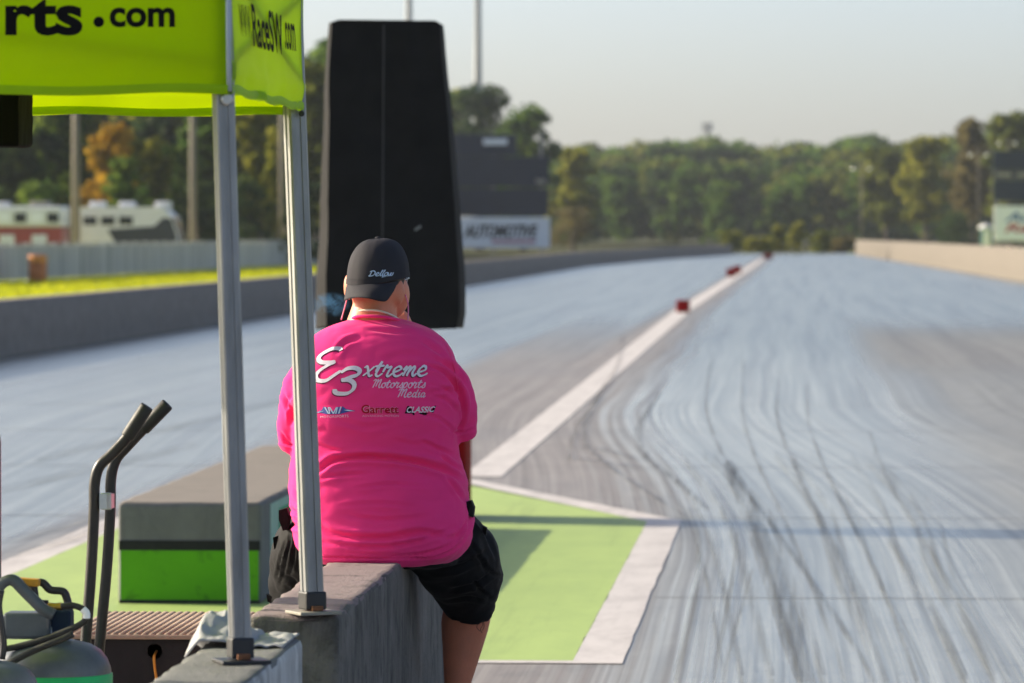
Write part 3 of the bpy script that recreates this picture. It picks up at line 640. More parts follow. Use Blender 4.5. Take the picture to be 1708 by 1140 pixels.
for x0 in (xa + 1.2, xb - 1.6, xb - .7): wheel(t, (x0, Yt + .16, .42), .42)

# ------------------------------------------------------------------ foam blocks on the centre line
def foam(px, py, w, h, lab, dx=0.0):
    p = G(px, py); x = p.x + dx; o = sm_auto(MB().bbox(x - w / 2, x + w / 2, p.y, p.y + w, .006, h, .02).build('foam_block', MAT['red_foam'])); tag(o, lab, 'marker', 'red foam blocks on the centre line'); return o
foam(1139, 522, .29, .27, 'nearest single red foam block beside the centre line')
foam(1219, 462, .36, .34, 'left block of the red pair midway down the centre line'); foam(1229, 457, .36, .34, 'right block of the red pair midway down the centre line')
foam(1281, 432, .6, .36, 'farthest red foam block at the end of the centre line')

# ------------------------------------------------------------------ concrete blocks
def grid_lines(a, b, step, r):
    n_ = max(1, int((b - a - 2 * r) / step)); return [a, a + r * .3, a + r * .65] + [a + r + (b - a - 2 * r) * i / n_ for i in range(n_ + 1)] + [b - r * .65, b - r * .3, b]
def rough_block(x0, x1, y0, y1, z0, z1, step=.06, r=.012, chip=.02, seed=0, skew=None):
    lx, ly, lz = [grid_lines(a, b, step, r + chip) for a, b in ((x0, x1), (y0, y1), (z0, z1))]
    bm = bmesh.new(); cache = {}
    def vert(x, y, z):
        k = (round(x, 5), round(y, 5), round(z, 5))
        if k in cache: return cache[k]
        nn = noise.noise((x * 9 + seed, y * 9, z * 9)); n2 = noise.noise((x * 30, y * 30 + seed, z * 30))
        rr_ = r + chip * max(0, nn * 1.4) + chip * .4 * max(0, n2); c = Vector((min(max(x, x0 + rr_), x1 - rr_), min(max(y, y0 + rr_), y1 - rr_), min(max(z, z0 + rr_), z1 - rr_)))
        d = Vector((x, y, z)) - c; p = c + d.normalized() * rr_ if d.length > 1e-7 else c
        p += Vector((n2, nn, noise.noise((x * 14, y * 14, z * 14 + seed)))) * .0025
        cache[k] = bm.verts.new(p); return cache[k]
    def face(A, B, f):
        for i in range(len(A) - 1):
            for j in range(len(B) - 1):
                try: bm.faces.new([vert(*f(A[i], B[j])), vert(*f(A[i + 1], B[j])), vert(*f(A[i + 1], B[j + 1])), vert(*f(A[i], B[j + 1]))])
                except ValueError: pass
    face(lx, ly, lambda a, b: (a, b, z0)); face(lx, ly, lambda a, b: (a, b, z1))
    face(lx, lz, lambda a, b: (a, y0, b)); face(lx, lz, lambda a, b: (a, y1, b)); face(ly, lz, lambda a, b: (x0, a, b)); face(ly, lz, lambda a, b: (x1, a, b))
    bmesh.ops.recalc_face_normals(bm, faces=bm.faces)
    for f in bm.faces: f.smooth = True
    me = bpy.data.meshes.new('block'); bm.to_mesh(me); bm.free(); return me
HW = .80
f2l = G(415, 1026, HW); f2r = G(565, 1026, HW); f1 = G(505, 1064, HW)
BX0, BX1 = f2l.x, f2r.x; BY0 = f2l.y
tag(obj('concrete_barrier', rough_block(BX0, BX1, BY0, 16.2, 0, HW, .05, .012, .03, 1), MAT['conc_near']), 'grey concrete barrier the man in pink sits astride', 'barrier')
tag(obj('concrete_barrier', rough_block(BX0 - .01, f1.x, 6.5, f1.y, 0, HW, .05, .012, .035, 5), MAT['conc_front']), 'paler concrete barrier end in front, carrying towel and near canopy leg', 'barrier')
# pad with painted green end, in front of the starting lights
pa = G(197, 1008, .0); pb = G(437, 1008, .0); PX0, PX1, PY0 = pa.x, pb.x, pa.y; PH = .47; PY1 = 28.75
pad = thing('concrete_pad', 'low concrete block with green painted end beside the cart handles', 'block', ((PX0 + PX1) / 2, PY0, 0))
obj('slab', rough_block(PX0, PX1, PY0, PY1, 0, PH, .12, .015, .02, 9), MAT['conc_pad'], pad)
def zpx(y): return W(300, y, PY0).z
MB().box(PX0 + .012, PX1 - .012, PY0 - .004, PY0 + .003, zpx(1001), zpx(918.5)).build('green_band', MAT['pad_green'], pad)
MB().box(PX0 + .005, PX1 - .005, PY0 - .006, PY0 + .003, zpx(918), zpx(902)).build('black_stripe', MAT['pad_black'], pad)
MB().box(PX0 + .005, PX1 - .005, PY0 - .006, PY0 + .003, .004, zpx(1001.5)).build('black_base', MAT['pad_black'], pad)
MB().box(PX1 - .003, PX1 + .004, PY0 + .75, PY1 - .1, .2, PH - .07).build('teal_band', MAT['pad_teal'], pad)
MB().box(PX1 - .003, PX1 + .003, PY0 + .4, PY1 - .1, .03, PH - .03).build('pale_border', MAT['pad_pale'], pad)

# ------------------------------------------------------------------ starting lights under a black cover
YT = 29.3; tx = GX(652, YT)
t = thing('starting_lights', 'black zipped cover over the tall starting lights post', 'starting lights', (tx, YT, 0))
MB().tube([(tx, YT, 0), (tx, YT, 1.3)], .045, 14).build('post', MAT['black_pipe'], t, True)
rows = [(36, 563, 727), (40, 551, 734), (60, 549, 736), (110, 546, 741), (160, 543, 746), (220, 541, 751), (280, 539, 756), (340, 536, 761), (400, 534, 765), (460, 531, 769), (520, 528, 770), (546, 527, 766)]
rings = []
rows = [tuple(np.array(a) + (np.array(b_) - np.array(a)) * k / 4) for a, b_ in zip(rows, rows[1:]) for k in range(4)] + [rows[-1]]
for i, (py, xl, xr) in enumerate(rows):
    a, c = W(xl, py, YT), W(xr, py, YT); w_ = (c.x - a.x) / 2; cx_ = (a.x + c.x) / 2; dp = .16 + .12 * (py - 36) / 510; ring = []; NN = 64
    sk = .085
    for k in range(NN):
        an_ = 2 * math.pi * k / NN; cs, sn = math.cos(an_), math.sin(an_); e = .12
        mxx = max(abs(cs), abs(sn)); u, v_ = cs / mxx, sn / mxx
        fold = .022 * noise.noise((an_ * 2.2, py * .004, 3)) + .012 * noise.noise((an_ * 5, py * .012, 7)) + (py / 546) ** 2 * .012 * math.sin(an_ * 9 + 1)
        w_n = w_ * (1 + .012 * noise.noise((py * .012, u * 3, 5)) + .006 * noise.noise((py * .04, u * 3, 9)))
        xx = u * (w_n - ((.03 + .06 * (py - 36) / 510) if v_ < 0 and u < 0 else 0) * abs(v_)) ; ring.append((cx_ + xx * (1 + fold * .3), YT + v_ * (dp + fold) + u * sk, a.z + (.012 * math.sin(an_ * 3 + 2) if py > 500 else 0)))
    rings.append(ring)
cov = sm_auto(MB().rings(rings).build('cover', MAT['cover'], t, True), 50)
zp = [W(640, py, YT) for py in range(45, 545, 25)]
bv = BVHTree.FromPolygons([v.co[:] for v in cov.data.vertices], [p.vertices[:] for p in cov.data.polygons])
def hit_bv(bv, px, py, off):
    d = ray(px, py).normalized(); h, nn, i_, dd = bv.ray_cast(CAM, d)
    if h is None: return None
    if nn.dot(d) > 0: nn = -nn
    return h + nn * off
pts = [q for q in (hit_bv(bv, 640 - (py - 40) * .006, py, .002) for py in range(42, 540, 12)) if q]
MB().tube(pts, .005, 6).build('zip', MAT['zip'], cov)
q = hit_bv(bv, 697, 381, .004); MB().bbox(q.x - .022, q.x + .022, q.y - .004, q.y + .002, q.z - .008, q.z + .008, .002, Matrix.Translation(q) @ Matrix.Rotation(R(-35), 4, 'Y') @ Matrix.Translation(-q)).build('tag', MAT['post_grey'], cov)
rb = thing('red_base', 'red equipment housing below the black covered starting lights', 'housing', (tx, YT, 0))
xr = GX(780, 29.6); MB().bbox(xr - .85, xr, 29.42, 29.95, .0, .78, .02).build('housing', MAT['red_foam'], rb); MB().bbox(xr - .7, xr - .15, 29.40, 29.425, .2, .6, .006).build('hatch', MAT['red_body'], rb)

# ------------------------------------------------------------------ canopy tent
FB = G(401, 1083, HW + .03); BB = G(521, 1004, HW + .03)     # feet of the two right legs
FT, BT = W(372, 150, FB.y), W(491, 176, BB.y)
CW = 1.5
tent = thing('canopy_tent', 'lime green pop-up canopy with black web lettering', 'canopy', (FB.x - CW / 2, (FB.y + BB.y) / 2, 0))
OCT = [(1, .35), (.72, .5), (.72, .72), (.35, 1), (-.35, 1), (-.72, .72), (-.72, .5), (-1, .35), (-1, -.35), (-.72, -.5), (-.72, -.72), (-.35, -1), (.35, -1), (.72, -.72), (.72, -.5), (1, -.35)]
SQ = [(1, .8), (.8, 1), (.25, 1), (.2, .88), (-.2, .88), (-.25, 1), (-.8, 1), (-1, .8), (-1, .25), (-.88, .2), (-.88, -.2), (-1, -.25), (-1, -.8), (-.8, -1), (-.25, -1), (-.2, -.88), (.2, -.88), (.25, -1), (.8, -1), (1, -.8), (1, -.25), (.88, -.2), (.88, .2), (1, .25)]
def leg(base, top, rad, turn, foot=True, zb=HW):
    up_ = Matrix.Rotation(turn, 3, 'Z') @ Vector((1, 0, 0)); ext = top + (top - base).normalized() * .35
    l_ = MB().tube([base, base.lerp(ext, .5), ext], rad, prof=SQ, up=up_).build('leg', MAT['aluminium'], tent)
    M = Matrix.Translation((base.x, base.y, 0)) @ Matrix.Rotation(turn, 4, 'Z')
    MB().bbox(-rad - .004, rad + .004, -rad - .004, rad + .004, zb + .012, zb + .055, .004, M).build('foot', MAT['black_plastic'], l_)
    MB().bbox(-.05, .055, -.05, .05, zb + .001, zb + .009, .002, M).build('foot_plate', MAT['sign_tan'] if foot else MAT['black_plastic'], l_)
    MB().bbox(-.014, .014, -rad - .014, -rad + .002, zb + .010, zb + .022, .002, M).build('bolt', MAT['rust'], l_)
    return l_
leg(FB, FT, .0205, R(20), False); leg(BB, BT, .0225, R(28))
for s, bz in ((FB, 0), (BB, 0)):
    b0 = Vector((s.x - CW, s.y, .02)); leg(b0, Vector((s.x - CW - .03, s.y, FT.z)), .021, R(10), False, 0.0)
# valances
CF = W(381, 100, FB.y - .035); CB = W(506, 100, BB.y + .03)
ZF, ZB_ = W(381, 156, CF.y).z, W(506, 186, CB.y).z; ZT = ZF + .30
def valance(name, A, B, za, zb, n_=60, m_=16, wob=.008, sag=0.0, seed=0):
    A = Vector(A); B = Vector(B); nrm = (B - A).cross(Vector((0, 0, 1))).normalized(); vs = []; 
    for i in range(n_ + 1):
        f = i / n_
        for j in range(m_ + 1):
            g = j / m_; p = A.lerp(B, f); zb_ = za + (zb - za) * f + sag * math.sin(f * math.pi) + .003 * math.sin(f * 22 + seed)
            o_ = wob * (1 - g) * (noise.noise((f * 4 + seed, g * 1.5, 1)) * 1.6 + .6 * noise.noise((f * 11, g * 3, seed)))
            o_ += wob * .7 * math.exp(-((g - .16 - .1 * noise.noise((f * 3, seed, 0))) / .05) ** 2)
            vs.append(p + nrm * o_ + Vector((0, 0, zb_ + (ZT - zb_) * g - p.z)))
    return MB().add(vs, [(i * (m_ + 1) + j, (i + 1) * (m_ + 1) + j, (i + 1) * (m_ + 1) + j + 1, i * (m_ + 1) + j + 1) for i in range(n_) for j in range(m_)]).build(name, MAT['lime'], tent, True)
CFL = Vector((CF.x - CW - .04, CF.y, CF.z)); CBL = Vector((CB.x - CW - .04, CB.y, CB.z))
def hem(v_, A, B, za, zb, off):
    A = Vector(A); B = Vector(B); nrm = (B - A).cross(Vector((0, 0, 1))).normalized() * off; vs = []
    for i in range(61):
        f = i / 60; p = A.lerp(B, f) + nrm * (1 + .4 * noise.noise((f * 9, off, 0))); z = za + (zb - za) * f + .003 * math.sin(f * 22); vs += [(p.x, p.y, z - .001), (p.x + nrm.x * .3, p.y + nrm.y * .3, z + .009), (p.x, p.y, z + .018)]
    MB().add(vs, [(3 * i + j, 3 * i + 3 + j, 3 * i + 4 + j, 3 * i + 1 + j) for i in range(60) for j in range(2)]).build('hem', MAT['lime_hem'], v_, True)
vf = valance('front_valance', CFL, CF, ZF - .004, ZF, sag=.002, seed=1)
vr = valance('side_valance', CF + Vector((.002, .002, 0)), CB, ZF, ZB_, seed=4, wob=.009)
hem(vf, CFL, CF, ZF - .004, ZF, .009); hem(vr, CF + Vector((.002, .002, 0)), CB, ZF, ZB_, .005); vb = valance('rear_valance', CB, CBL, ZB_ - .01, ZB_ - .005, seed=7); hem(vb, CB, CBL, ZB_ - .01, ZB_ - .005, -.012); valance('side_valance', CBL, CFL, ZB_, ZF, seed=11)
apex = (CF + CBL) / 2; apex.z = ZT + .55
MB().add([(p.x, p.y, ZT) for p in (CF, CB, CBL, CFL)] + [apex], [(0, 1, 4), (1, 2, 4), (2, 3, 4), (3, 0, 4)]).build('roof', MAT['lime'], tent)
MB().tube([W(382.5, 153, CF.y - .004), W(381, 60, CF.y - .004), Vector((CF.x, CF.y - .004, ZT + .01))], .0055, 8).build('corner_piping', MAT['piping'], tent, True)
for A, B in ((FT, BT), (FT + Vector((-CW, 0, 0)), BT + Vector((-CW, 0, 0))), (FT, FT + Vector((-CW, 0, 0))), (BT, BT + Vector((-CW, 0, 0)))):
    for z0, z1 in ((.06, .26), (.26, .06)): MB().tube([A + Vector((0, 0, z0)), B + Vector((0, 0, z1))], .009, 6).build('truss_bar', MAT['aluminium'], tent)
q = W(379, 166, FB.y - .028); M = Matrix.Rotation(R(90), 4, 'X')
MB().lathe([(.009, -.003), (.0125, -.003), (.0125, .003), (.009, .003)], q, 16, M).build('ring', MAT['steel'], tent, True)
q = W(503, 190, BB.y - .03); MB().lathe([(.005, -.002), (.007, -.002), (.007, .002), (.005, .002)], q, 16, M).build('ring', MAT['black_plastic'], tent, True)
bvf = BVHTree.FromPolygons([v.co[:] for v in vf.data.vertices], [p.vertices[:] for p in vf.data.polygons])
def hv(x, y):
    h = hit_bv(bvf, x, y, .0025); return h if h else W(x, y, CF.y - .004)
lime_n = (CB - CF).cross(Vector((0, 0, 1))).normalized()
bvr = BVHTree.FromPolygons([v.co[:] for v in vr.data.vertices], [p.vertices[:] for p in vr.data.polygons])
def hs(x, y):
    h = hit_bv(bvr, x, y, .003); return h if h else PL(x, y, CF + lime_n * .004, lime_n)
put_text('lettering', 'rts', rectq(9, 138, -3, 60), hv, MAT['letter_black'], vf, .035)
mbd = MB(); mbd.add([hv(165, 37)] + [hv(165 + 9 * math.cos(a * .3927), 37 + 9 * math.sin(a * .3927)) for a in range(16)], [(0, 1 + (k + 1) % 16, 1 + k) for k in range(16)]); mbd.build('lettering', MAT['letter_black'], vf)
put_text('lettering', 'com', rectq(183, 292, 13, 46), hv, MAT['letter_black'], vf, .03)
put_text('lettering', 'www.', [(395, 6), (415, 12), (399, 60), (419, 66)], hs, MAT['letter_black'], vr, .0)
put_text('lettering', 'RaceSW', [(416, 5), (467, 25), (421, 78), (472, 93)], hs, MAT['letter_black'], vr, .02)
put_text('lettering', '.com', [(470, 36), (489, 40), (474, 82), (492, 87)], hs, MAT['letter_black'], vr, .02)
# black bag hanging from the canopy frame
a, c = W(-60, 246, 11.4), W(42, 150, 11.4)
me = rough_block(a.x, c.x, 11.3, 11.52, a.z, c.z + .12, .012, .006, .006, 21); tag(obj('hanging_bag', me, MAT['bag']), 'fuzzy black bag hanging under the canopy at top left', 'bag')

# ------------------------------------------------------------------ hand cart, cylinders, equipment box, towel
YA, YB2 = 11.95, 12.3
cart = thing('hand_cart', 'black pipe cart handles standing up beside the green painted block', 'cart', (W(150, 1000, 12.1).x, 12.1, 0))
def rail(P, Yp):
    pts = [W(x, y, Yp) for x, y in P]; base = pts[-1]; pts.append(Vector((base.x - .05, Yp, .12))); 
    o = MB().tube([Vector(p) for p in cr([tuple(p) for p in pts], 6)], .0135, 14).build('rail', MAT['black_pipe'], cart, True)
    g0, g1 = W(*P[0], Yp), W(*P[1], Yp); d = (g1 - g0).normalized()
    MB().tube([g0 - d * .004, g0, g1, g1 + d * .003], [.0155, .017, .017, .0155], 14).build('grip', MAT['rubber'], o, True)
rail([(244, 680), (213, 728), (186, 758), (166, 778), (158, 806), (157, 850), (152, 950), (143, 1068)], YA)
rail([(278, 676), (240, 715), (212, 745), (193, 768), (185, 800), (184, 850), (178, 950), (166, 1080)], YB2)
a, c = W(174, 836, YA), W(184, 836, YB2); MB().tube([a + Vector((0, -.02, 0)), c + Vector((0, .02, 0))], .018, prof=[(1, .5), (1, -.5), (-1, -.5), (-1, .5)]).build('clamp', MAT['steel'], cart)
MB().bbox(W(168, 836, YA).x, W(186, 836, YA).x, YA - .005, YA + .012, W(0, 850, YA).z, W(0, 822, YA).z, .003).build('clamp', MAT['steel'], cart)
cx0 = W(130, 1140, 12.1).x; MB().tube([(cx0 - .02, 11.85, .12), (cx0 - .02, 12.4, .12)], .012, 10).build('axle', MAT['steel'], cart)
for y0 in (11.8, 12.45): 
    M = Matrix.Rotation(R(90), 4, 'X'); MB().lathe([(.03, -.03), (.1, -.035), (.12, -.02), (.12, .02), (.1, .035), (.03, .03)], (cx0 - .02, y0, .12), 20, M).build('wheel', MAT['rubber'], cart, True)
MB().bbox(cx0 - .35, cx0 + .0, 11.9, 12.35, .03, .045, .004).build('toe_plate', MAT['steel'], cart)
def cylinder(c, r, h, lab, mat, band=None, valve=True):
    t = thing('gas_cylinder', lab, 'cylinder', (c[0], c[1], 0)); s = r
    prof = [(r * .9, 0), (r, .02), (r, h - s * .62), (r * .985, h - s * .48), (r * .93, h - s * .33), (r * .82, h - s * .19), (r * .65, h - s * .09), (r * .4, h - s * .025), (r * .2, h)]
    MB().lathe(prof, (c[0], c[1], 0), 48).build('tank', mat, t, True)
    if band: MB().lathe([(r + .0005, band[0]), (r + .003, band[0] + .002), (r + .003, band[1] - .002), (r + .0005, band[1])], (c[0], c[1], 0), 48).build('band', MAT['tank_green'], t, True)
    MB().lathe([(r * .22, h - .01), (r * .22, h + .03), (r * .12, h + .035), (r * .12, h + .06)], (c[0], c[1], 0), 20).build('neck', MAT['steel'], t, True); return t
YC1 = 11.55; c1 = W(88, 1066, YC1)
t1 = cylinder((c1.x, c1.y), .137, c1.z, 'grey gas cylinder with green band, valve levers and black hose', MAT['tank_grey'], (c1.z - .35, W(0, 1122, YC1).z))
MB().bbox(W(8, 0, YC1).x, W(86, 0, YC1).x, YC1 - .05, YC1 + .03, W(0, 1064, YC1).z, W(0, 1020, YC1).z, .008).build('valve_block', MAT['tank_grey'], t1)
MB().bbox(W(84, 0, YC1).x, W(119, 0, YC1).x, YC1 - .03, YC1 + .03, W(0, 1058, YC1).z, W(0, 1017, YC1).z, .006).build('valve_block', MAT['board_navy'], t1)
def strip(name, P, Yp, rad, mat, parent, n=10, prof=None): return MB().tube([Vector(p) for p in cr([tuple(W(x, y, Yp)) for x, y in P], 6)], rad, n, prof=prof).build(name, mat, parent, True)
strip('lever', [(-6, 985), (6, 972), (22, 968), (40, 985), (58, 1003), (74, 1018), (90, 1026)], YC1 - .04, .0125, MAT['tank_grey'], t1, prof=[(1, .9), (-1, .9), (-1, -.9), (1, -.9)])
strip('handle', [(-5, 972), (10, 968), (28, 974), (50, 974), (70, 972), (84, 984), (105, 987), (112, 1000), (116, 1020)], YC1 + .02, .0085, MAT['black_plastic'], t1, prof=[(1, .9), (-1, .9), (-1, -.9), (1, -.9)])
strip('handle', [(56, 975), (58, 990), (62, 1005), (80, 1008)], YC1 + .02, .009, MAT['black_plastic'], t1)
M = Matrix.Translation(W(46, 971, YC1)) @ Matrix.Rotation(R(4), 4, 'Y'); MB().bbox(-.029, .029, -.015, .015, -.009, .009, .004, M).build('yellow_grip', MAT['yellow'], t1)
strip('fitting', [(80, 1012), (92, 1013), (104, 1012)], YC1 + .0, .0095, MAT['brass'], t1)
strip('hose', [(102, 1012), (118, 1010), (134, 1014), (144, 1022), (143, 1034), (130, 1044), (105, 1055), (70, 1068), (35, 1078), (-10, 1086)], YC1 - .075, .0075, MAT['rubber'], t1)
strip('hose', [(122, 1058), (95, 1070), (60, 1084), (28, 1100), (0, 1115)], YC1 - .16, .008, MAT['rubber'], t1)
strip('ferrule', [(138, 1016), (144, 1023), (144.5, 1032)], YC1 - .075, .0086, MAT['sign_white'], t1)
strip('strap', [(2, 985), (-2, 1010), (2, 1040), (6, 1075), (3, 1100)], YC1 - .15, .008, MAT['black_plastic'], t1)
YC2 = 11.2; c2 = W(-20, 1102, YC2); cylinder((c2.x, c2.y), .115, c2.z, 'plain grey gas cylinder shoulder in the bottom left corner', MAT['tank_grey'])
YC3 = 12.4; c3 = W(-77, 690, YC3); cylinder((c3.x, c3.y), .118, c3.z, 'tall dark blue cylinder barely showing at the left edge', MAT['tank_blue'])
# equipment box with ridged mat on top
e0 = G(150, 1055, .5); EY0 = e0.y; EX0 = G(112, 1055, .5).x; EX1 = BX0 - .03; EY1 = G(200, 1019, .5).y
eb = thing('equipment_box', 'low black equipment box with ridged tan top and cable hole', 'box', ((EX0 + EX1) / 2, EY0, 0))
HM = .032; hx, hz, hr = W(258, 1087, EY0).x, W(258, 1087, EY0).z, .024
# front panel with a real hole
vs = []; nh = 24; ring_in = [(hx + hr * math.cos(2 * math.pi * k / nh), hz + hr * math.sin(2 * math.pi * k / nh)) for k in range(nh)]
def outer(k):
    a_ = 2 * math.pi * k / nh; cx_, cz_ = math.cos(a_), math.sin(a_); s = HM / max(abs(cx_), abs(cz_)); return (hx + cx_ * s, hz + cz_ * s)
ring_out = [outer(k) for k in range(nh)]
mb = MB(); mb.add([(x_, EY0, z_) for x_, z_ in ring_in + ring_out] + [(x_, EY0 + .02, z_) for x_, z_ in ring_in], [(k, (k + 1) % nh, nh + (k + 1) % nh, nh + k) for k in range(nh)] + [(k, 2 * nh + k, 2 * nh + (k + 1) % nh, (k + 1) % nh) for k in range(nh)])
z0_, z1_ = .0, .478
for xa_, xb_, za_, zb_ in ((EX0, hx - HM, z0_, z1_), (hx + HM, EX1, z0_, z1_), (hx - HM, hx + HM, z0_, hz - HM), (hx - HM, hx + HM, hz + HM, max(z1_, hz + HM + .001))):
    mb.add([(xa_, EY0, za_), (xb_, EY0, za_), (xb_, EY0, zb_), (xa_, EY0, zb_)], [(0, 1, 2, 3)])
mb.build('front_panel', MAT['box_black'], eb)
mb = MB(); mb.box(EX0, EX0 + .02, EY0 + .003, EY1, 0, z1_); mb.box(EX1 - .02, EX1, EY0 + .003, EY1, 0, z1_); mb.box(EX0 + .02, EX1 - .02, EY1 - .02, EY1, 0, z1_); mb.build('case', MAT['box_black'], eb)
MB().bbox(EX0 - .01, EX1, EY0 - .015, EY1 + .01, .480, .494, .004).build('lid', MAT['mat_tan'], eb)
nr = int((EX1 - EX0) / .023); rm = None
for k in range(nr):
    x_ = EX0 + .004 + k * .023
    if rm is None: rm = MB().tube([(x_, EY0 - .008, .4945), (x_, EY1 + .004, .4945)], .0105, 8, prof=[(.45 * math.cos(k_ * .7854 + .39), math.sin(k_ * .7854 + .39)) for k_ in range(8)], up=(0, 0, 1)).mesh('ridge'); o0 = obj('ridge', rm, MAT['mat_tan'], eb, True)
    else:
        o = o0.copy(); COL.objects.link(o); o.parent = eb; o.location = o0.location + Vector((.023 * k, 0, 0))
pts = [(hx - .002, EY0 + .06, hz - .004), (hx - .001, EY0 - .004, hz - .016), (hx + .002, EY0 - .012, hz - .05), (hx + .008, EY0 - .012, hz - .1), (hx + .004, EY0 - .012, hz - .2), (hx + .02, EY0 - .02, hz - .3), (hx + .06, EY0 - .08, .01)]
tag(MB().tube([Vector(p) for p in cr(pts, 6)], .0042, 8).build('cable', MAT['cord'], None, True), 'thin orange cable hanging out of the black box hole', 'cable')
# towel thrown over the near barrier
n_, m_ = 60, 44; vs = []
tw0 = G(292, 1100, HW); tw1 = G(470, 1072, HW)
for i in range(n_ + 1):
    for j in range(m_ + 1):
        f, g = i / n_, j / m_; x_ = BX0 - .035 + f * .215; y_ = 10.72 + g * .36 + .02 * noise.noise((f * 4, g * 4, 2))
        hgt = .05 * math.exp(-((f - .36) / .25) ** 2 - ((g - .5) / .4) ** 2) + .034 * math.exp(-((f - .12) / .16) ** 2 - ((g - .35) / .3) ** 2)
        rd = abs(noise.noise((f * 3.2 + .6 * g, g * 3.0, 5))) + .6 * abs(noise.noise((f * 7, g * 6 + 2, 9)))
        z_ = HW + .006 + hgt * (1.15 - .55 * rd) + .010 * max(0, noise.noise((f * 9, g * 9, 1))) * (1 - f * .5)
        if f > .62: z_ = HW + .005 + .012 * abs(noise.noise((f * 6, g * 5, 3)))
        if x_ < BX0 - .004: z_ -= (BX0 - .004 - x_) * 1.0
        vs.append((x_, y_, z_))
mb = MB().add(vs, [(i * (m_ + 1) + j, (i + 1) * (m_ + 1) + j, (i + 1) * (m_ + 1) + j + 1, i * (m_ + 1) + j + 1) for i in range(n_) for j in range(m_)])
tw = mb.build('towel', MAT['towel'], None, True); tag(tw, 'crumpled white towel lying on the near concrete barrier', 'towel'); md = tw.modifiers.new('s', 'SOLIDIFY'); md.thickness = .004; md.offset = -1

# ------------------------------------------------------------------ the seated person
YP = 13.75
def P(x, y, dy=0.0): return W(x, y, YP + dy)
SC = FPX / YP
per = thing('person', 'seated person in bright pink shirt and backwards dark cap, seen from behind', 'person', (P(628, 935).x, YP, 0))
def displace(me, creases, fine=(), gain=1.0, sharp=1.0):
    nv = len(me.vertices); co = np.zeros(nv * 3); me.vertices.foreach_get('co', co); co = co.reshape(-1, 3)
    no = np.zeros(nv * 3); me.vertices.foreach_get('normal', no); no = no.reshape(-1, 3); uv = px_of(co); disp = np.zeros(nv)
    face = np.clip((.25 - no[:, 1]) / .3, 0, 1)
    for pts, sg, dep in creases:
        sg = sg * sharp
        C = np.array(cr(pts, 6)); best = np.full(nv, 1e9); tt = np.zeros(nv); M_ = len(C) - 1
        for k in range(M_):
            a, b_ = C[k], C[k + 1]; ab = b_ - a; t_ = np.clip(((uv - a) @ ab) / (ab @ ab), 0, 1); d = np.linalg.norm(uv - a - t_[:, None] * ab, axis=1)
            sel = d < best; best[sel] = d[sel]; tt[sel] = (k + t_[sel]) / M_
        env = np.sin(np.pi * np.clip(tt, .02, .98)) ** .6
        disp += face * env * dep * (-np.exp(-(best / sg) ** 2) + .55 * np.exp(-((best - 2.1 * sg) / sg) ** 2))
    for sx_, sy_, sz_, amp in fine:
        disp += amp * np.array([abs(noise.noise((c[0] * sx_, c[1] * sy_, c[2] * sz_ + 3))) * 2 - .6 for c in co])
    co += no * (disp * gain)[:, None]; me.vertices.foreach_set('co', co.reshape(-1)); me.update()
def superring(py, xl, xr, yb, yf, n_=56, e=.82, lean=0.0):
    a, c = P(xl, py), P(xr, py); cx_, w_ = (a.x + c.x) / 2, (c.x - a.x) / 2; cy_, d_ = (yb + yf) / 2, (yf - yb) / 2; ring = []
    for k in range(n_):
        an_ = 2 * math.pi * k / n_; cs, sn = math.cos(an_), math.sin(an_)
        ring.append((cx_ + math.copysign(abs(cs) ** e, cs) * w_, YP + cy_ + math.copysign(abs(sn) ** e, sn) * d_, a.z))
    return ring
torso = [(524, 594, 650, -.045, .06), (532, 584, 664, -.07, .08), (540, 560, 694, -.095, .10), (551, 534, 722, -.12, .125), (572, 508, 748, -.152, .15), (610, 494, 764, -.185, .175),
         (660, 489, 768, -.2, .2), (705, 488, 767, -.2, .23), (748, 487, 764, -.19, .26), (775, 482, 770, -.197, .28), (800, 480, 777, -.208, .30), (835, 481, 781, -.218, .31), (865, 486, 787, -.222, .31),
         (893, 488, 788, -.228, .31), (912, 494, 783, -.226, .30), (928, 508, 769, -.218, .29), (938, 524, 750, -.205, .28)]
mb = MB(); mb.rings([superring(*r) for r in cr(torso, 3)])
def limb(mb, pts, n_=22): return mb.tube([Vector(p) for p, r in pts], [r for p, r in pts], n_)
limb(mb, [(P(575, 600, 0), .05), (P(540, 612, .01), .070), (P(515, 650, .02), .078), (P(503, 692, .035), .069), (P(496, 730, .06), .056), (P(494, 749, .075), .050)])
limb(mb, [(P(680, 600, 0), .05), (P(715, 612, .01), .070), (P(742, 648, .02), .077), (P(756, 686, .035), .071), (P(763, 712, .05), .058), (P(764, 730, .06), .054)])
sm_ = remesh(mb, .006, 8)
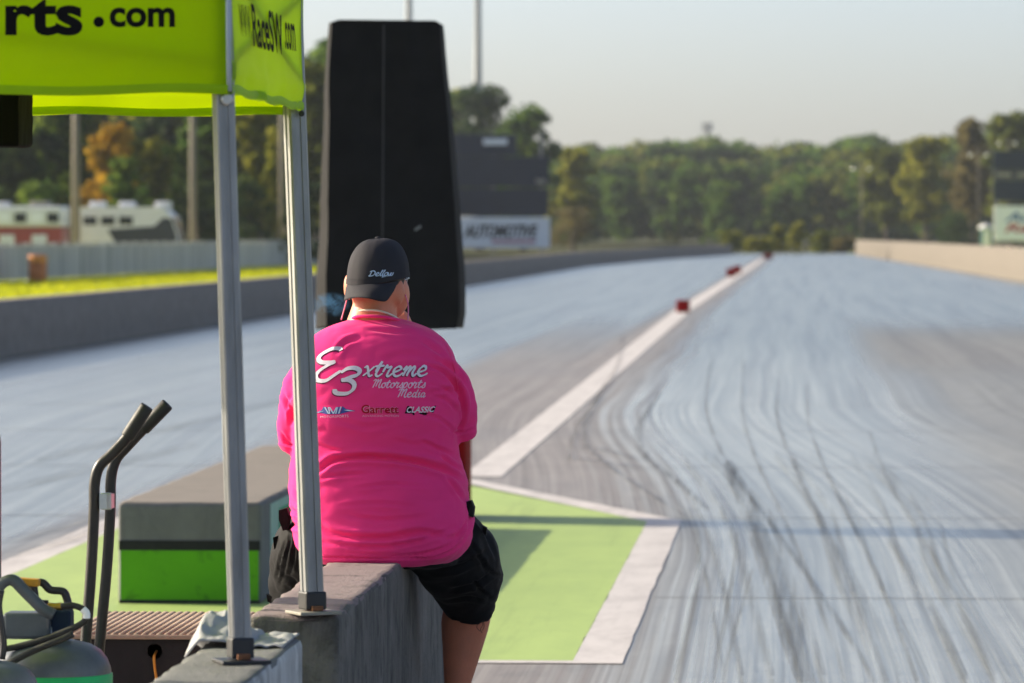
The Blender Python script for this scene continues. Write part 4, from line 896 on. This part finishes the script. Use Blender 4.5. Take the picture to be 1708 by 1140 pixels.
CR = [([(526, 792), (556, 768), (610, 762), (680, 768), (735, 782), (770, 800)], 6, .010), ([(525, 800), (570, 792), (620, 790)], 4, .004),
      ([(590, 815), (650, 808), (715, 812)], 3.5, .0022), ([(560, 845), (630, 840), (700, 846)], 4, .002), ([(525, 872), (565, 893), (640, 897), (700, 888), (752, 896)], 6, .007), ([(540, 905), (610, 912), (690, 905), (760, 880)], 4, .0045),
      ([(600, 925), (690, 926), (750, 908), (778, 872)], 3, .004), ([(776, 640), (752, 612), (722, 596)], 5, .005), ([(774, 660), (760, 640), (735, 618), (700, 606)], 4, .004),
      ([(772, 690), (768, 660), (752, 632)], 6, .008), ([(762, 725), (772, 700), (774, 668)], 4, .004), ([(700, 566), (730, 585), (752, 612)], 5, .003), ([(610, 548), (640, 552), (690, 556)], 4, .0025),
      ([(560, 590), (575, 572), (600, 562)], 5, .003), ([(720, 660), (745, 668), (765, 690)], 3.5, .0035), ([(700, 690), (735, 700), (763, 725)], 3.5, .003), ([(715, 640), (745, 650), (768, 672)], 3, .0035),
      ([(486, 690), (478, 672), (470, 655)], 4, .004), ([(487, 705), (492, 678), (506, 662)], 5, .009), ([(468, 720), (478, 735), (486, 740)], 3, .004), ([(735, 760), (752, 775), (772, 788)], 4, .005), ([(740, 790), (758, 812), (775, 835)], 4, .004),
      ([(700, 735), (730, 748), (760, 760)], 4, .004), ([(524, 740), (560, 752), (600, 750)], 4, .003), ([(486, 850), (500, 858), (515, 850)], 4, .008), ([(484, 872), (496, 880), (512, 872)], 4, .006), ([(488, 815), (500, 830), (520, 835)], 4, .004),
      ([(740, 905), (765, 890), (782, 868)], 3.5, .004), ([(770, 900), (782, 880), (786, 850)], 3, .004), ([(640, 600), (680, 590), (720, 600)], 6, .0018), ([(655, 735), (690, 742), (730, 738)], 5, .002), ([(742, 719), (768, 722), (797, 715)], 2.2, .0035), ([(462, 735), (476, 742), (490, 742)], 2.2, .0035), ([(520, 926), (560, 931), (640, 931), (720, 930), (765, 912), (786, 880)], 2.2, .0035), ([(766, 655), (740, 650), (705, 660)], 4, .003), ([(560, 700), (610, 712), (660, 706)], 6, .002), ([(575, 860), (640, 868), (720, 862)], 5, .0025)]
displace(sm_, CR, [(6, 6, 20, .0018), (16, 16, 30, .0009)], 1.9, .72)
shirt = obj('shirt', sm_, MAT['shirt'], per)
# collar rib
pts = [P(586, 533, -.02), P(592, 529.5, -.06), P(606, 528, -.078), P(626, 528, -.086), P(644, 529.5, -.08), P(658, 532.5, -.055), P(667, 536, -.01), P(666, 545, .05), P(625, 550, .1), P(588, 543, .04), P(586, 533, -.02)]
MB().tube([Vector(p) for p in cr([tuple(p) for p in pts], 5)], .0045, 8).build('collar', MAT['shirt'], shirt, True)
bvs = BVHTree.FromPolygons([v.co[:] for v in sm_.vertices], [p.vertices[:] for p in sm_.polygons])
def hsh(off):
    def f(x, y):
        h = hit_bv(bvs, x, y, off); return h if h else P(x, y, -.2)
    return f
for sp in ([(519, 548), (508, 575), (503, 610), (505, 650)], [(726, 549), (746, 580), (757, 615), (764, 650)]):
    q = [h for h in (hit_bv(bvs, x_, y_, .0004) for x_, y_ in cr(sp, 8)) if h]
    if len(q) > 3: MB().tube(q, .0012, 5).build('seam', MAT['shirt'], shirt, True)
q = [h for h in (hit_bv(bvs, x_, y_, .0003) for x_, y_ in cr([(536, 927), (600, 929), (690, 928), (742, 920), (772, 898)], 10)) if h]
MB().tube(q, .0011, 5).build('hem_stitch', MAT['shirt'], shirt, True)
# --- print on the back
GL = {'e': ([[(0, .42), (.35, .5), (.62, .75), (.45, 1.0), (.15, .75), (.12, .3), (.35, 0), (.62, .08), (.85, .35)]], .8),
      'x': ([[(0, .85), (.18, 1), (.32, .75), (.45, .25), (.6, 0), (.8, .15)], [(.8, 1), (.45, .5), (.05, .02)]], .85),
      't': ([[(.1, .45), (.42, 1.5), (.3, .8), (.2, .2), (.4, 0), (.7, .3)], [(-.02, .98), (.7, 1.08)]], .68),
      'r': ([[(0, .4), (.2, 1.1), (.3, .88), (.58, .95), (.45, .5), (.4, .1), (.55, 0), (.8, .3)]], .75),
      'm': ([[(0, .6), (.2, 1), (.2, .6), (.1, 0)], [(.13, .3), (.4, .95), (.52, .88), (.45, .4), (.4, 0)], [(.45, .35), (.75, .95), (.88, .85), (.8, .3), (.95, 0), (1.15, .3)]], 1.12),
      'o': ([[(.45, .95), (.15, .75), (.1, .25), (.35, 0), (.6, .25), (.6, .7), (.42, .95), (.75, .82)]], .72),
      's': ([[(0, .1), (.3, .6), (.42, 1), (.5, .6), (.5, .15), (.25, 0), (.1, .15)]], .62),
      'p': ([[(.15, 1), (.1, .5), (-.1, -.6)], [(.12, .6), (.35, 1), (.6, .8), (.5, .2), (.25, .05), (.1, .2)]], .74),
      'd': ([[(.55, .8), (.3, .95), (.1, .5), (.2, .05), (.5, .3), (.75, 1.55), (.6, .7), (.55, .15), (.7, 0), (.85, .2)]], .82),
      'i': ([[(.1, .5), (.25, 1), (.2, .4), (.25, 0), (.5, .25)], [(.33, 1.3), (.38, 1.38)]], .46),
      'a': ([[(.55, .85), (.3, .95), (.1, .5), (.2, .05), (.45, .25), (.6, .9), (.52, .3), (.6, 0), (.85, .25)]], .78),
      'M': ([[(-.12, 1.3), (.1, 1.6), (.28, 1.5), (.2, .8), (.05, 0)], [(.26, 1.2), (.58, 1.62), (.62, 1.3), (.48, .2)], [(.58, .95), (.98, 1.62), (1.08, 1.4), (.95, .4), (1.1, 0), (1.35, .2)]], 1.3),
      'l': ([[(0, .4), (.4, 1.45), (.3, 1.6), (.15, .6), (.25, 0), (.5, .3)]], .42),
      'D': ([[(.35, 1.5), (.15, .2), (.0, .1), (.2, 0), (.8, .2), (1, 1), (.7, 1.5), (.2, 1.45), (0, 1.2)]], 1.1),
      'w': ([[(0, .9), (.1, .2), (.3, 0), (.5, .9), (.55, .1), (.8, .1), (.9, .95)]], .9)}
def script_strokes(word, x0, x1, base, xh, shear=.28, rise=0.0):
    adv = sum(GL[c][1] for c in word); sx_ = (x1 - x0) / adv; out = []; x = 0
    for ch in word:
        for s in GL[ch][0]:
            out.append([(x0 + (x + u) * sx_ + v_ * shear * xh - shear * xh * .5, base - v_ * xh + rise * (x + u)) for u, v_ in s])
        x += GL[ch][1]
    return out
def brush(strokes, width, off, dx=0.0, dy=0.0, hitf=hit_bv, bv=None, nib=R(35)):
    mb = MB(); z = off
    for s in strokes:
        C = np.array(cr(s, 7)); vs = []
        for i, p in enumerate(C):
            t_ = C[min(i + 1, len(C) - 1)] - C[max(i - 1, 0)]; L_ = np.linalg.norm(t_); t_ = t_ / L_ if L_ else np.array([1, 0]); nn = np.array([-t_[1], t_[0]])
            ang = math.atan2(-t_[1], t_[0]); w_ = width * (.62 + .5 * abs(math.sin(ang - nib))) * (1 if 0 < i < len(C) - 1 else .55)
            for sgn in (1, -1):
                q = p + nn * w_ / 2 * sgn + np.array([dx, dy]); h = hit_bv(bv, q[0], q[1], z); vs.append(h if h else P(q[0], q[1], -.2))
        mb.add(vs, [(2 * i, 2 * i + 1, 2 * i + 3, 2 * i + 2) for i in range(len(C) - 1)]); z += .00012
    return mb
def c7(pts): return [(510 + x / 7.426, 570 + y / 7.426) for x, y in pts]
big = [c7([(440, 118), (420, 92), (330, 95), (210, 158), (165, 215), (200, 258), (300, 262), (372, 252)]), c7([(372, 252), (270, 300), (160, 380), (130, 440), (160, 482), (250, 485), (350, 425), (440, 365)]),
       c7([(440, 388), (520, 340), (610, 332), (668, 365), (640, 415), (550, 445), (455, 485)]), c7([(440, 480), (540, 480), (600, 525), (590, 590), (520, 640), (420, 645), (368, 625), (365, 590)])]
xt = script_strokes('xtreme', 510 + 715 / 7.426, 510 + 1500 / 7.426, 570 + 432 / 7.426, 118 / 7.426)
brush(big, 8.0, .0009, -1.4, 1.4, bv=bvs).build('lettering', MAT['print_shadow'], shirt); brush(big, 7.3, .0026, bv=bvs).build('lettering', MAT['print_white'], shirt)
brush(xt, 4.4, .0009, -.9, 1.0, bv=bvs).build('lettering', MAT['print_shadow'], shirt); brush(xt, 4.0, .0034, bv=bvs).build('lettering', MAT['print_white'], shirt)
brush(script_strokes('Motorsports', 510 + 835 / 7.426, 510 + 1480 / 7.426, 570 + 573 / 7.426, 62 / 7.426), 2.0, .002, bv=bvs).build('lettering', MAT['print_pink'], shirt)
brush(script_strokes('Media', 510 + 1145 / 7.426, 510 + 1480 / 7.426, 570 + 690 / 7.426, 62 / 7.426), 2.1, .002, bv=bvs).build('lettering', MAT['print_pink'], shirt)
def poly(pts, mat, off, name='emblem'):
    hf = hsh(off); MB().add([hf(*p) for p in c7(pts)], [tuple(range(len(pts)))]).build(name, mat, shirt)
poly([(105, 890), (200, 850), (225, 800), (260, 860), (270, 902), (160, 880)], MAT['print_blue'], .0012); poly([(620, 860), (500, 835), (455, 800), (440, 860), (420, 900), (540, 868)], MAT['print_blue'], .0012)
poly([(270, 900), (225, 812), (440, 812), (420, 900)], MAT['print_blue'], .0012)
poly([(110, 892), (205, 862), (235, 860), (170, 878)], MAT['print_lightblue'], .002); poly([(612, 862), (520, 846), (470, 850), (540, 862)], MAT['print_lightblue'], .002)
ks = 0
for a, b_ in (((240, 815), (285, 895)), ((285, 815), (300, 895)), ((300, 815), (345, 895)), ((345, 895), (385, 815)), ((395, 815), (375, 895)), ((440, 808), (412, 895))):
    poly([(a[0] - 8, a[1]), (a[0] + 8, a[1]), (b_[0] + 8, b_[1]), (b_[0] - 8, b_[1])], MAT['print_lightblue'], .0020 + ks * .00015); ks += 1
put_text('lettering', 'MOTORSPORTS', [c7([p])[0] for p in ((185, 922), (530, 908), (185, 950), (530, 938))], hsh(.0015), MAT['print_pink'], shirt, .0)
gq = [c7([p])[0] for p in ((690, 785), (1148, 795), (690, 890), (1148, 890))]
put_text('lettering', 'Garrett', gq, hsh(.0010), MAT['print_rose'], shirt, .05); put_text('lettering', 'Garrett', gq, hsh(.0022), MAT['print_red'], shirt, .02)
put_text('lettering', 'ADVANCING MOTION', [c7([p])[0] for p in ((700, 908), (1152, 908), (700, 934), (1152, 934))], hsh(.0012), MAT['print_rose'], shirt, .0)
poly([(1225, 892), (1258, 798), (1612, 795), (1580, 880), (1505, 888), (1490, 912), (1325, 912), (1322, 892)], MAT['letter_black'], .0010)
put_text('lettering', 'CLASSIC', [c7([p])[0] for p in ((1262, 806), (1602, 803), (1238, 884), (1575, 874))], hsh(.0022), MAT['print_white'], shirt, .02)

# --- shorts
mb = MB()
mb.rings([superring(*r) for r in ((838, 490, 778, -.16, .26), (870, 488, 784, -.18, .28), (905, 494, 779, -.17, .28), (934, 508, 764, -.145, .27), (946, 520, 752, -.12, .25))])
limb(mb, [(P(705, 890, .06), .105), (P(742, 907, .12), .118), (P(772, 935, .21), .112), (P(783, 968, .28), .098), (P(782, 1000, .34), .080), (P(781, 1017, .36), .074)])
limb(mb, [(P(720, 935, .08), .06), (P(740, 958, .18), .068), (P(760, 985, .28), .062), (P(766, 1008, .34), .05)])
limb(mb, [(P(560, 890, .06), .105), (P(528, 907, .12), .118), (P(506, 935, .21), .100), (P(496, 968, .28), .082), (P(492, 1010, .34), .076), (P(491, 1040, .36), .076)])
so = remesh(mb, .0085, 4)
SCR = [([(700, 940), (745, 935), (790, 915)], 4, .006), ([(720, 955), (770, 945), (815, 920)], 5, .007), ([(750, 985), (790, 975), (836, 950)], 4, .007), ([(790, 965), (800, 985), (826, 1005)], 4, .007), ([(742, 1002), (785, 998), (825, 1006)], 3, .004),
       ([(790, 860), (812, 890), (826, 930)], 3.5, .006), ([(780, 900), (800, 930), (812, 960)], 3.5, .005), ([(800, 930), (818, 955), (840, 965)], 3, .005),
       ([(485, 890), (478, 930), (466, 980)], 2.6, .005), ([(490, 895), (490, 930), (482, 960)], 2.6, .005), ([(478, 900), (466, 940), (462, 970)], 2.4, .005), ([(498, 905), (502, 930), (498, 950)], 2.6, .004), ([(470, 960), (490, 970), (500, 985)], 4, .005)]
displace(so, SCR, [(8, 8, 12, .0035), (22, 22, 18, .0014)], 1.3, .8)
sh = obj('shorts', so, MAT['shorts'], per)
def patch(pts, dy, th, name):   # cargo pocket flap lying on the thigh
    MB().prism([P(x, y, d) for x, y, d in pts], (0, -th, 0)).build(name, MAT['shorts'], sh)
patch([(779, 836, .03), (788, 834, .03), (793, 846, .05), (791, 862, .05), (782, 858, .03)], 0, .05, 'belt_pouch')
patch([(468, 850, .03), (481, 846, .03), (486, 862, .04), (483, 882, .05), (475, 884, .05), (468, 866, .04)], 0, .05, 'belt_pouch')
patch([(806, 876, .1), (813, 880, .1), (812, 892, .14), (806, 888, .14)], 0, .03, 'pocket_flap'); patch([(457, 896, .12), (468, 892, .12), (470, 910, .15), (459, 915, .15)], 0, .03, 'pocket_flap')
patch([(446, 990, .30), (456, 996, .30), (458, 1006, .32), (448, 1003, .32)], 0, .03, 'pocket_flap')

# --- body: one continuous skin surface
mb = MB(); HC = P(629, 462, .02); TW = R(-11)     # head turned to the right
Mh = Matrix.Rotation(TW, 4, 'Z')
def H(x, y, z): return HC + Mh @ Vector((x, y, z))
mb.ell(H(0, .0, .0), (.075, .092, .085), Mh); mb.ell(H(.012, .045, -.05), (.068, .066, .075), Mh); mb.ell(H(0, -.03, -.035), (.068, .062, .07), Mh)
mb.ell(H(0, .115, -.02), (.014, .02, .028), Mh); mb.ell(H(0, .10, .008), (.055, .012, .012), Mh)      # nose, brow
mb.ell(H(0, .098, -.068), (.026, .016, .007), Mh); mb.ell(H(0, .098, -.080), (.024, .016, .008), Mh); mb.ell(H(0, .09, -.108), (.028, .024, .02), Mh)   # lips, chin
for s in (-1, 1):
    mb.ell(H(s * .03, .094, -.008), (.014, .010, .010), Mh); mb.ell(H(s * .045, .078, -.04), (.026, .026, .026), Mh)
    Me = Mh @ Matrix.Rotation(R(25) * -s, 4, 'Z')
    E0 = P(666, 487, -.02) if s > 0 else P(578.5, 479, .02); mb.ell(E0, (.0085, .022, .034), Me); mb.ell(E0 + Vector((-s * .008, .014, 0)), (.012, .012, .024), Me); mb.ell(E0 + Vector((-s * .003, .006, -.026)), (.008, .011, .012), Me)
limb(mb, [(P(629, 480, .0), .062), (P(625, 510, -.005), .0605), (P(622, 530, -.005), .068), (P(622, 555, 0), .085)])
mb.rings([superring(*r) for r in ((548, 560, 700, -.08, .09), (590, 520, 735, -.13, .13), (660, 505, 750, -.16, .17), (750, 515, 735, -.14, .2), (850, 520, 745, -.11, .2), (915, 535, 735, -.09, .2))])
limb(mb, [(P(690, 605, 0), .045), (P(718, 622, .01), .046), (P(742, 655, .035), .044), (P(752, 690, .07), .04), (P(732, 640, .22), .036), (P(694, 582, .25), .033), (P(682, 566, .235), .026)])
limb(mb, [(P(565, 605, 0), .045), (P(538, 622, .01), .046), (P(516, 660, .035), .044), (P(505, 705, .08), .038), (P(525, 770, .24), .036), (P(548, 850, .36), .032), (P(556, 872, .39), .026)])
def hand(mb, wr, aim, side, curl):
    aim = aim.normalized(); sd = (side - aim * side.dot(aim)).normalized(); nm = aim.cross(sd)
    mb.tube([wr, wr + aim * .03, wr + aim * .075, wr + aim * .09], [.024, .033, .036, .03], 14)
    for k, L_ in enumerate((.068, .078, .072, .056)):
        b0 = wr + aim * .082 + sd * ((k - 1.5) * .019); d = aim; pts = [b0]
        for j, fr in enumerate((.45, .3, .25)):
            d = (Matrix.Rotation(curl, 3, sd) @ d).normalized(); pts.append(pts[-1] + d * L_ * fr)
        mb.tube(pts, [.0095, .009, .0082, .0068], 10)
    d = (aim * .6 - sd * .9).normalized(); b0 = wr + aim * .03 - sd * .028; mb.tube([b0, b0 + d * .03, b0 + d * .045 + aim * .015, b0 + d * .05 + aim * .035], [.013, .0115, .010, .008], 10)
hand(mb, P(682, 568, .232), P(655, 520, .18) - P(682, 568, .232), Vector((0, -1, .4)), R(18))
hand(mb, P(556, 870, .385), Vector((.25, .8, -.25)), Vector((1, -.2, 0)), R(-22))
for s, cs in ((1, [(700, 905, .14, .06), (752, 930, .2, .065), (780, 975, .31, .068), (782, 1008, .36, .071), (775, 1045, .375, .0685), (771, 1080, .37, .0575), (763, 1140, .36, .0385), (756, 1220, .34, .034), (752, 1330, .33, .031), (752, 1385, .33, .034)]),
              (-1, [(560, 905, .14, .06), (510, 930, .2, .06), (494, 985, .3, .056), (490, 1015, .36, .058), (492, 1045, .37, .056), (495, 1080, .37, .055), (500, 1140, .36, .04), (505, 1220, .34, .034), (508, 1330, .33, .031), (508, 1385, .33, .034)])):
    limb(mb, [(P(x_, y_, d_), r_2) for x_, y_, d_, r_2 in cs])
    f0 = P(cs[-1][0], cs[-1][1], .33); f0.z = .045; mb.ell(f0 + Vector((0, .07, 0)), (.042, .125, .04))
body = obj('body', remesh(mb, .0055, 4, .4), MAT['skin'], per)
for s, x_ in ((1, 752), (-1, 508)):
    f0 = P(x_, 1385, .33); MB().bbox(f0.x - .05, f0.x + .05, f0.y - .07, f0.y + .215, .004, .03, .012).build('shoe', MAT['rubber'], per, True)
    MB().ell((f0.x, f0.y + .075, .05), (.052, .138, .055)).build('shoe', MAT['black_plastic'], per, True)
# tattoo on the calf
bvb = BVHTree.FromPolygons([v.co[:] for v in body.data.vertices], [p.vertices[:] for p in body.data.polygons])
tt_ = [[(x_ - 11, y_) for x_, y_ in q] for q in [[(813, 1034), (816, 1042), (812, 1050), (815, 1056)], [(810, 1038), (806, 1046), (811, 1053)], [(817, 1036), (818, 1046), (815, 1052)]]]
simple('ink_', (.05, .05, .05)); simple('ink', (.07, .035, .03), .6); brush(tt_, .9, .0006, bv=bvb).build('tattoo', MAT['ink'], body)

# --- cap worn backwards
cap = thing('tmp', 'x', 'x', per.location); bpy.data.objects.remove(cap)
rings = []; CC = P(630.5, 470, .015); CWd, CD, CHt = 51.5 / SC, .108, 72 / SC
for i in range(17):
    f = i / 16; a_ = f * math.pi / 2; rz = math.sin(a_) ** .92 * CHt; rw = max(.02, math.cos(a_) ** .74); ring = []
    for k in range(60):
        an_ = 2 * math.pi * k / 60; seam = 1 - .012 * math.exp(-(((an_ + math.pi / 6) % (math.pi / 3) - math.pi / 6) / .05) ** 2) * math.cos(a_)
        bulge = 1 + .03 * max(0, math.sin(an_)) * math.sin(a_ * 2)
        v_ = Mh @ Vector((math.cos(an_) * CWd * rw * seam, math.sin(an_) * CD * rw * seam * bulge, 0))
        zo = .016 * max(0, math.cos(an_)) * (1 - f) + .006 * math.sin(an_) * (1 - f)
        ring.append(CC + v_ + Vector((0, 0, rz + zo + .002 * noise.noise((an_ * 3, f * 4, 2)))))
    rings.append(ring)
crown = MB().rings(rings, True).build('cap', MAT['cap'], per, True)
tp = rings[-1]; tc = sum((Vector(p) for p in tp), Vector()) / len(tp)
MB().ell(tc + Vector((0, 0, .001)), (.009, .009, .005)).build('button', MAT['cap'], crown, True)
MB().rings([[p + (p - CC).normalized() * .0015 + Vector((0, 0, dz)) for p in rings[0]] for dz in (-.004, .010)], False).build('sweatband', MAT['cap'], crown, True)
# bill over the nape, slightly to the left
vs = []; NA, NR = 40, 8
TOPE = np.array(cr([(579, 466, .03), (584, 470, -.035), (600, 472.5, -.075), (618, 473.5, -.093), (636, 473.5, -.092), (652, 471.5, -.072), (665, 468, -.035)], 10))
BOTE = np.array(cr([(573.5, 503, -.035), (583, 499, -.085), (597, 497, -.118), (615, 498.5, -.137), (632, 502.5, -.135), (645, 502, -.115), (657, 486, -.075)], 10))
NA = len(TOPE) - 1
for th in (0, .0035):
    for a in range(NA + 1):
        for r_ in range(NR + 1):
            f = r_ / NR; q = TOPE[a] * (1 - f) + BOTE[a] * f; bow = -.010 * math.sin(f * math.pi) * math.sin(math.pi * a / NA)
            vs.append(P(q[0], q[1], q[2] + bow + th))
fs = []; o2 = (NA + 1) * (NR + 1)
for a in range(NA):
    for r_ in range(NR):
        i0 = a * (NR + 1) + r_; q = (i0, i0 + NR + 1, i0 + NR + 2, i0 + 1); fs += [q, tuple(o2 + i for i in q[::-1])]
    i0 = a * (NR + 1) + NR; fs.append((i0, i0 + NR + 1, o2 + i0 + NR + 1, o2 + i0))
MB().add(vs, fs).build('bill', MAT['cap'], crown, True)
bvc = BVHTree.FromPolygons([v.co[:] for v in crown.data.vertices], [p.vertices[:] for p in crown.data.polygons])
brush(script_strokes('Dellow', 616, 655, 461, 5.6, .3, -.25), 1.8, .0012, bv=bvc).build('lettering', MAT['print_lightblue'], crown)
put_text('lettering', 'MEDIA', [(637, 460.5), (656, 459.5), (636, 464.5), (655, 463.5)], lambda x, y: hit_bv(bvc, x, y, .0014) or P(x, y, -.1), MAT['print_lightblue'], crown, .02)
# short hair at the nape and sides
mb = MB(); mb.ell(H(0, -.010, -.008), (.0775, .092, .05), Mh); mb.build('hair', MAT['hair'], per, True)
# lanyard, ear-plug cords, glasses
pts = [P(590, 524.5, -.03), P(598, 519.5, -.052), P(612, 518, -.067), P(628, 518.5, -.071), P(643, 522, -.066), P(655, 527, -.05), P(664, 533, -.02), P(668, 545, .06), P(640, 600, .19), P(612, 600, .19), P(590, 545, .07), P(589, 530, .0), P(590, 524.5, -.03)]
MB().tube([Vector(p) for p in cr([tuple(p) for p in pts], 6)], .0032, 8).build('lanyard', MAT['cream'], per, True)
for pts in ([P(580, 492, .02), P(577, 505, .0), P(573, 520, -.02), P(569, 534, -.03)], [P(676, 492, .02), P(680, 505, .03), P(681, 520, .03), P(680, 536, .0)]):
    MB().tube([Vector(p) for p in cr([tuple(p) for p in pts], 5)], .0018, 6).build('earplug_cord', MAT['cord_pink'], per, True)
gl = MB()
for s in (-1, 1): gl.tube([H(s * .080, -.005, -.008), H(s * .078, .05, -.004), H(s * .062, .10, -.004)], .0022, 6)
for s in (-1, 1):
    gl.tube([H(s * .034 + .026 * math.cos(a * .5236), .108 - .012 * abs(math.cos(a * .5236)), -.012 + .022 * math.sin(a * .5236)) for a in range(13)], .002, 6, False)
gl.tube([H(-.012, .116, -.008), H(.012, .116, -.008)], .002, 6); gls = gl.build('glasses', MAT['steel'], per, True)
m, n, l, b = newmat('lens'); b.inputs['Transmission Weight'].default_value = 1; b.inputs['Roughness'].default_value = .02; b.inputs['IOR'].default_value = 1.05
for s in (-1, 1):
    MB().ell(H(s * .034, .104, -.012), (.024, .002, .02), Mh).build('lens', MAT['lens'], gls, True)

# ------------------------------------------------------------------ cigarette smoke drifting left
m, n, l, b = newmat('smoke'); n.remove(b); vol = n.new('ShaderNodeVolumePrincipled'); vol.inputs['Color'].default_value = (.14, .34, .6, 1); vol.inputs['Anisotropy'].default_value = .3
v = mapped(n, l, (1, 1, 1)); a = noisetex(n, l, v, 26, 4, .6, 1.2); c = ramp(n, [(.44, (0, 0, 0)), (.68, (1, 1, 1))]); l.new(a.outputs[0], c.inputs[0])
tcg = n.new('ShaderNodeTexCoord'); vm = n.new('ShaderNodeVectorMath'); vm.operation = 'DISTANCE'; vm.inputs[1].default_value = (.5, .5, .5); l.new(tcg.outputs['Generated'], vm.inputs[0])
fr = n.new('ShaderNodeMapRange'); fr.inputs[1].default_value = .48; fr.inputs[2].default_value = .12; fr.inputs[3].default_value = 0; fr.inputs[4].default_value = 30; l.new(vm.outputs['Value'], fr.inputs[0])
mm = n.new('ShaderNodeMath'); mm.operation = 'MULTIPLY'; l.new(fr.outputs[0], mm.inputs[1]); l.new(c.outputs[0], mm.inputs[0]); l.new(mm.outputs[0], vol.inputs['Density']); l.new(vol.outputs[0], n['Material Output'].inputs['Volume'])
q = P(552, 508, .28); M = Matrix.Rotation(R(12), 4, 'Y')
mb = MB(); mb.ell(q, (.062, .05, .04), M, 24, 14); so_ = mb.build('smoke', MAT['smoke'], None, True); tag(so_, 'bluish wisp of smoke left of the cap against the black cover', 'smoke'); kind(so_, 'stuff')

# ------------------------------------------------------------------ thin haze in the air
m, n, l, b = newmat('haze_air'); n.remove(b); vol = n.new('ShaderNodeVolumePrincipled')
vol.inputs['Color'].default_value = (.84, .91, 1, 1); vol.inputs['Density'].default_value = .0001; vol.inputs['Anisotropy'].default_value = 0.0
l.new(vol.outputs[0], n['Material Output'].inputs['Volume'])
kind(MB().box(-1650, 1650, -250, 2650, -1.1, 48).build('haze', m), 'stuff')
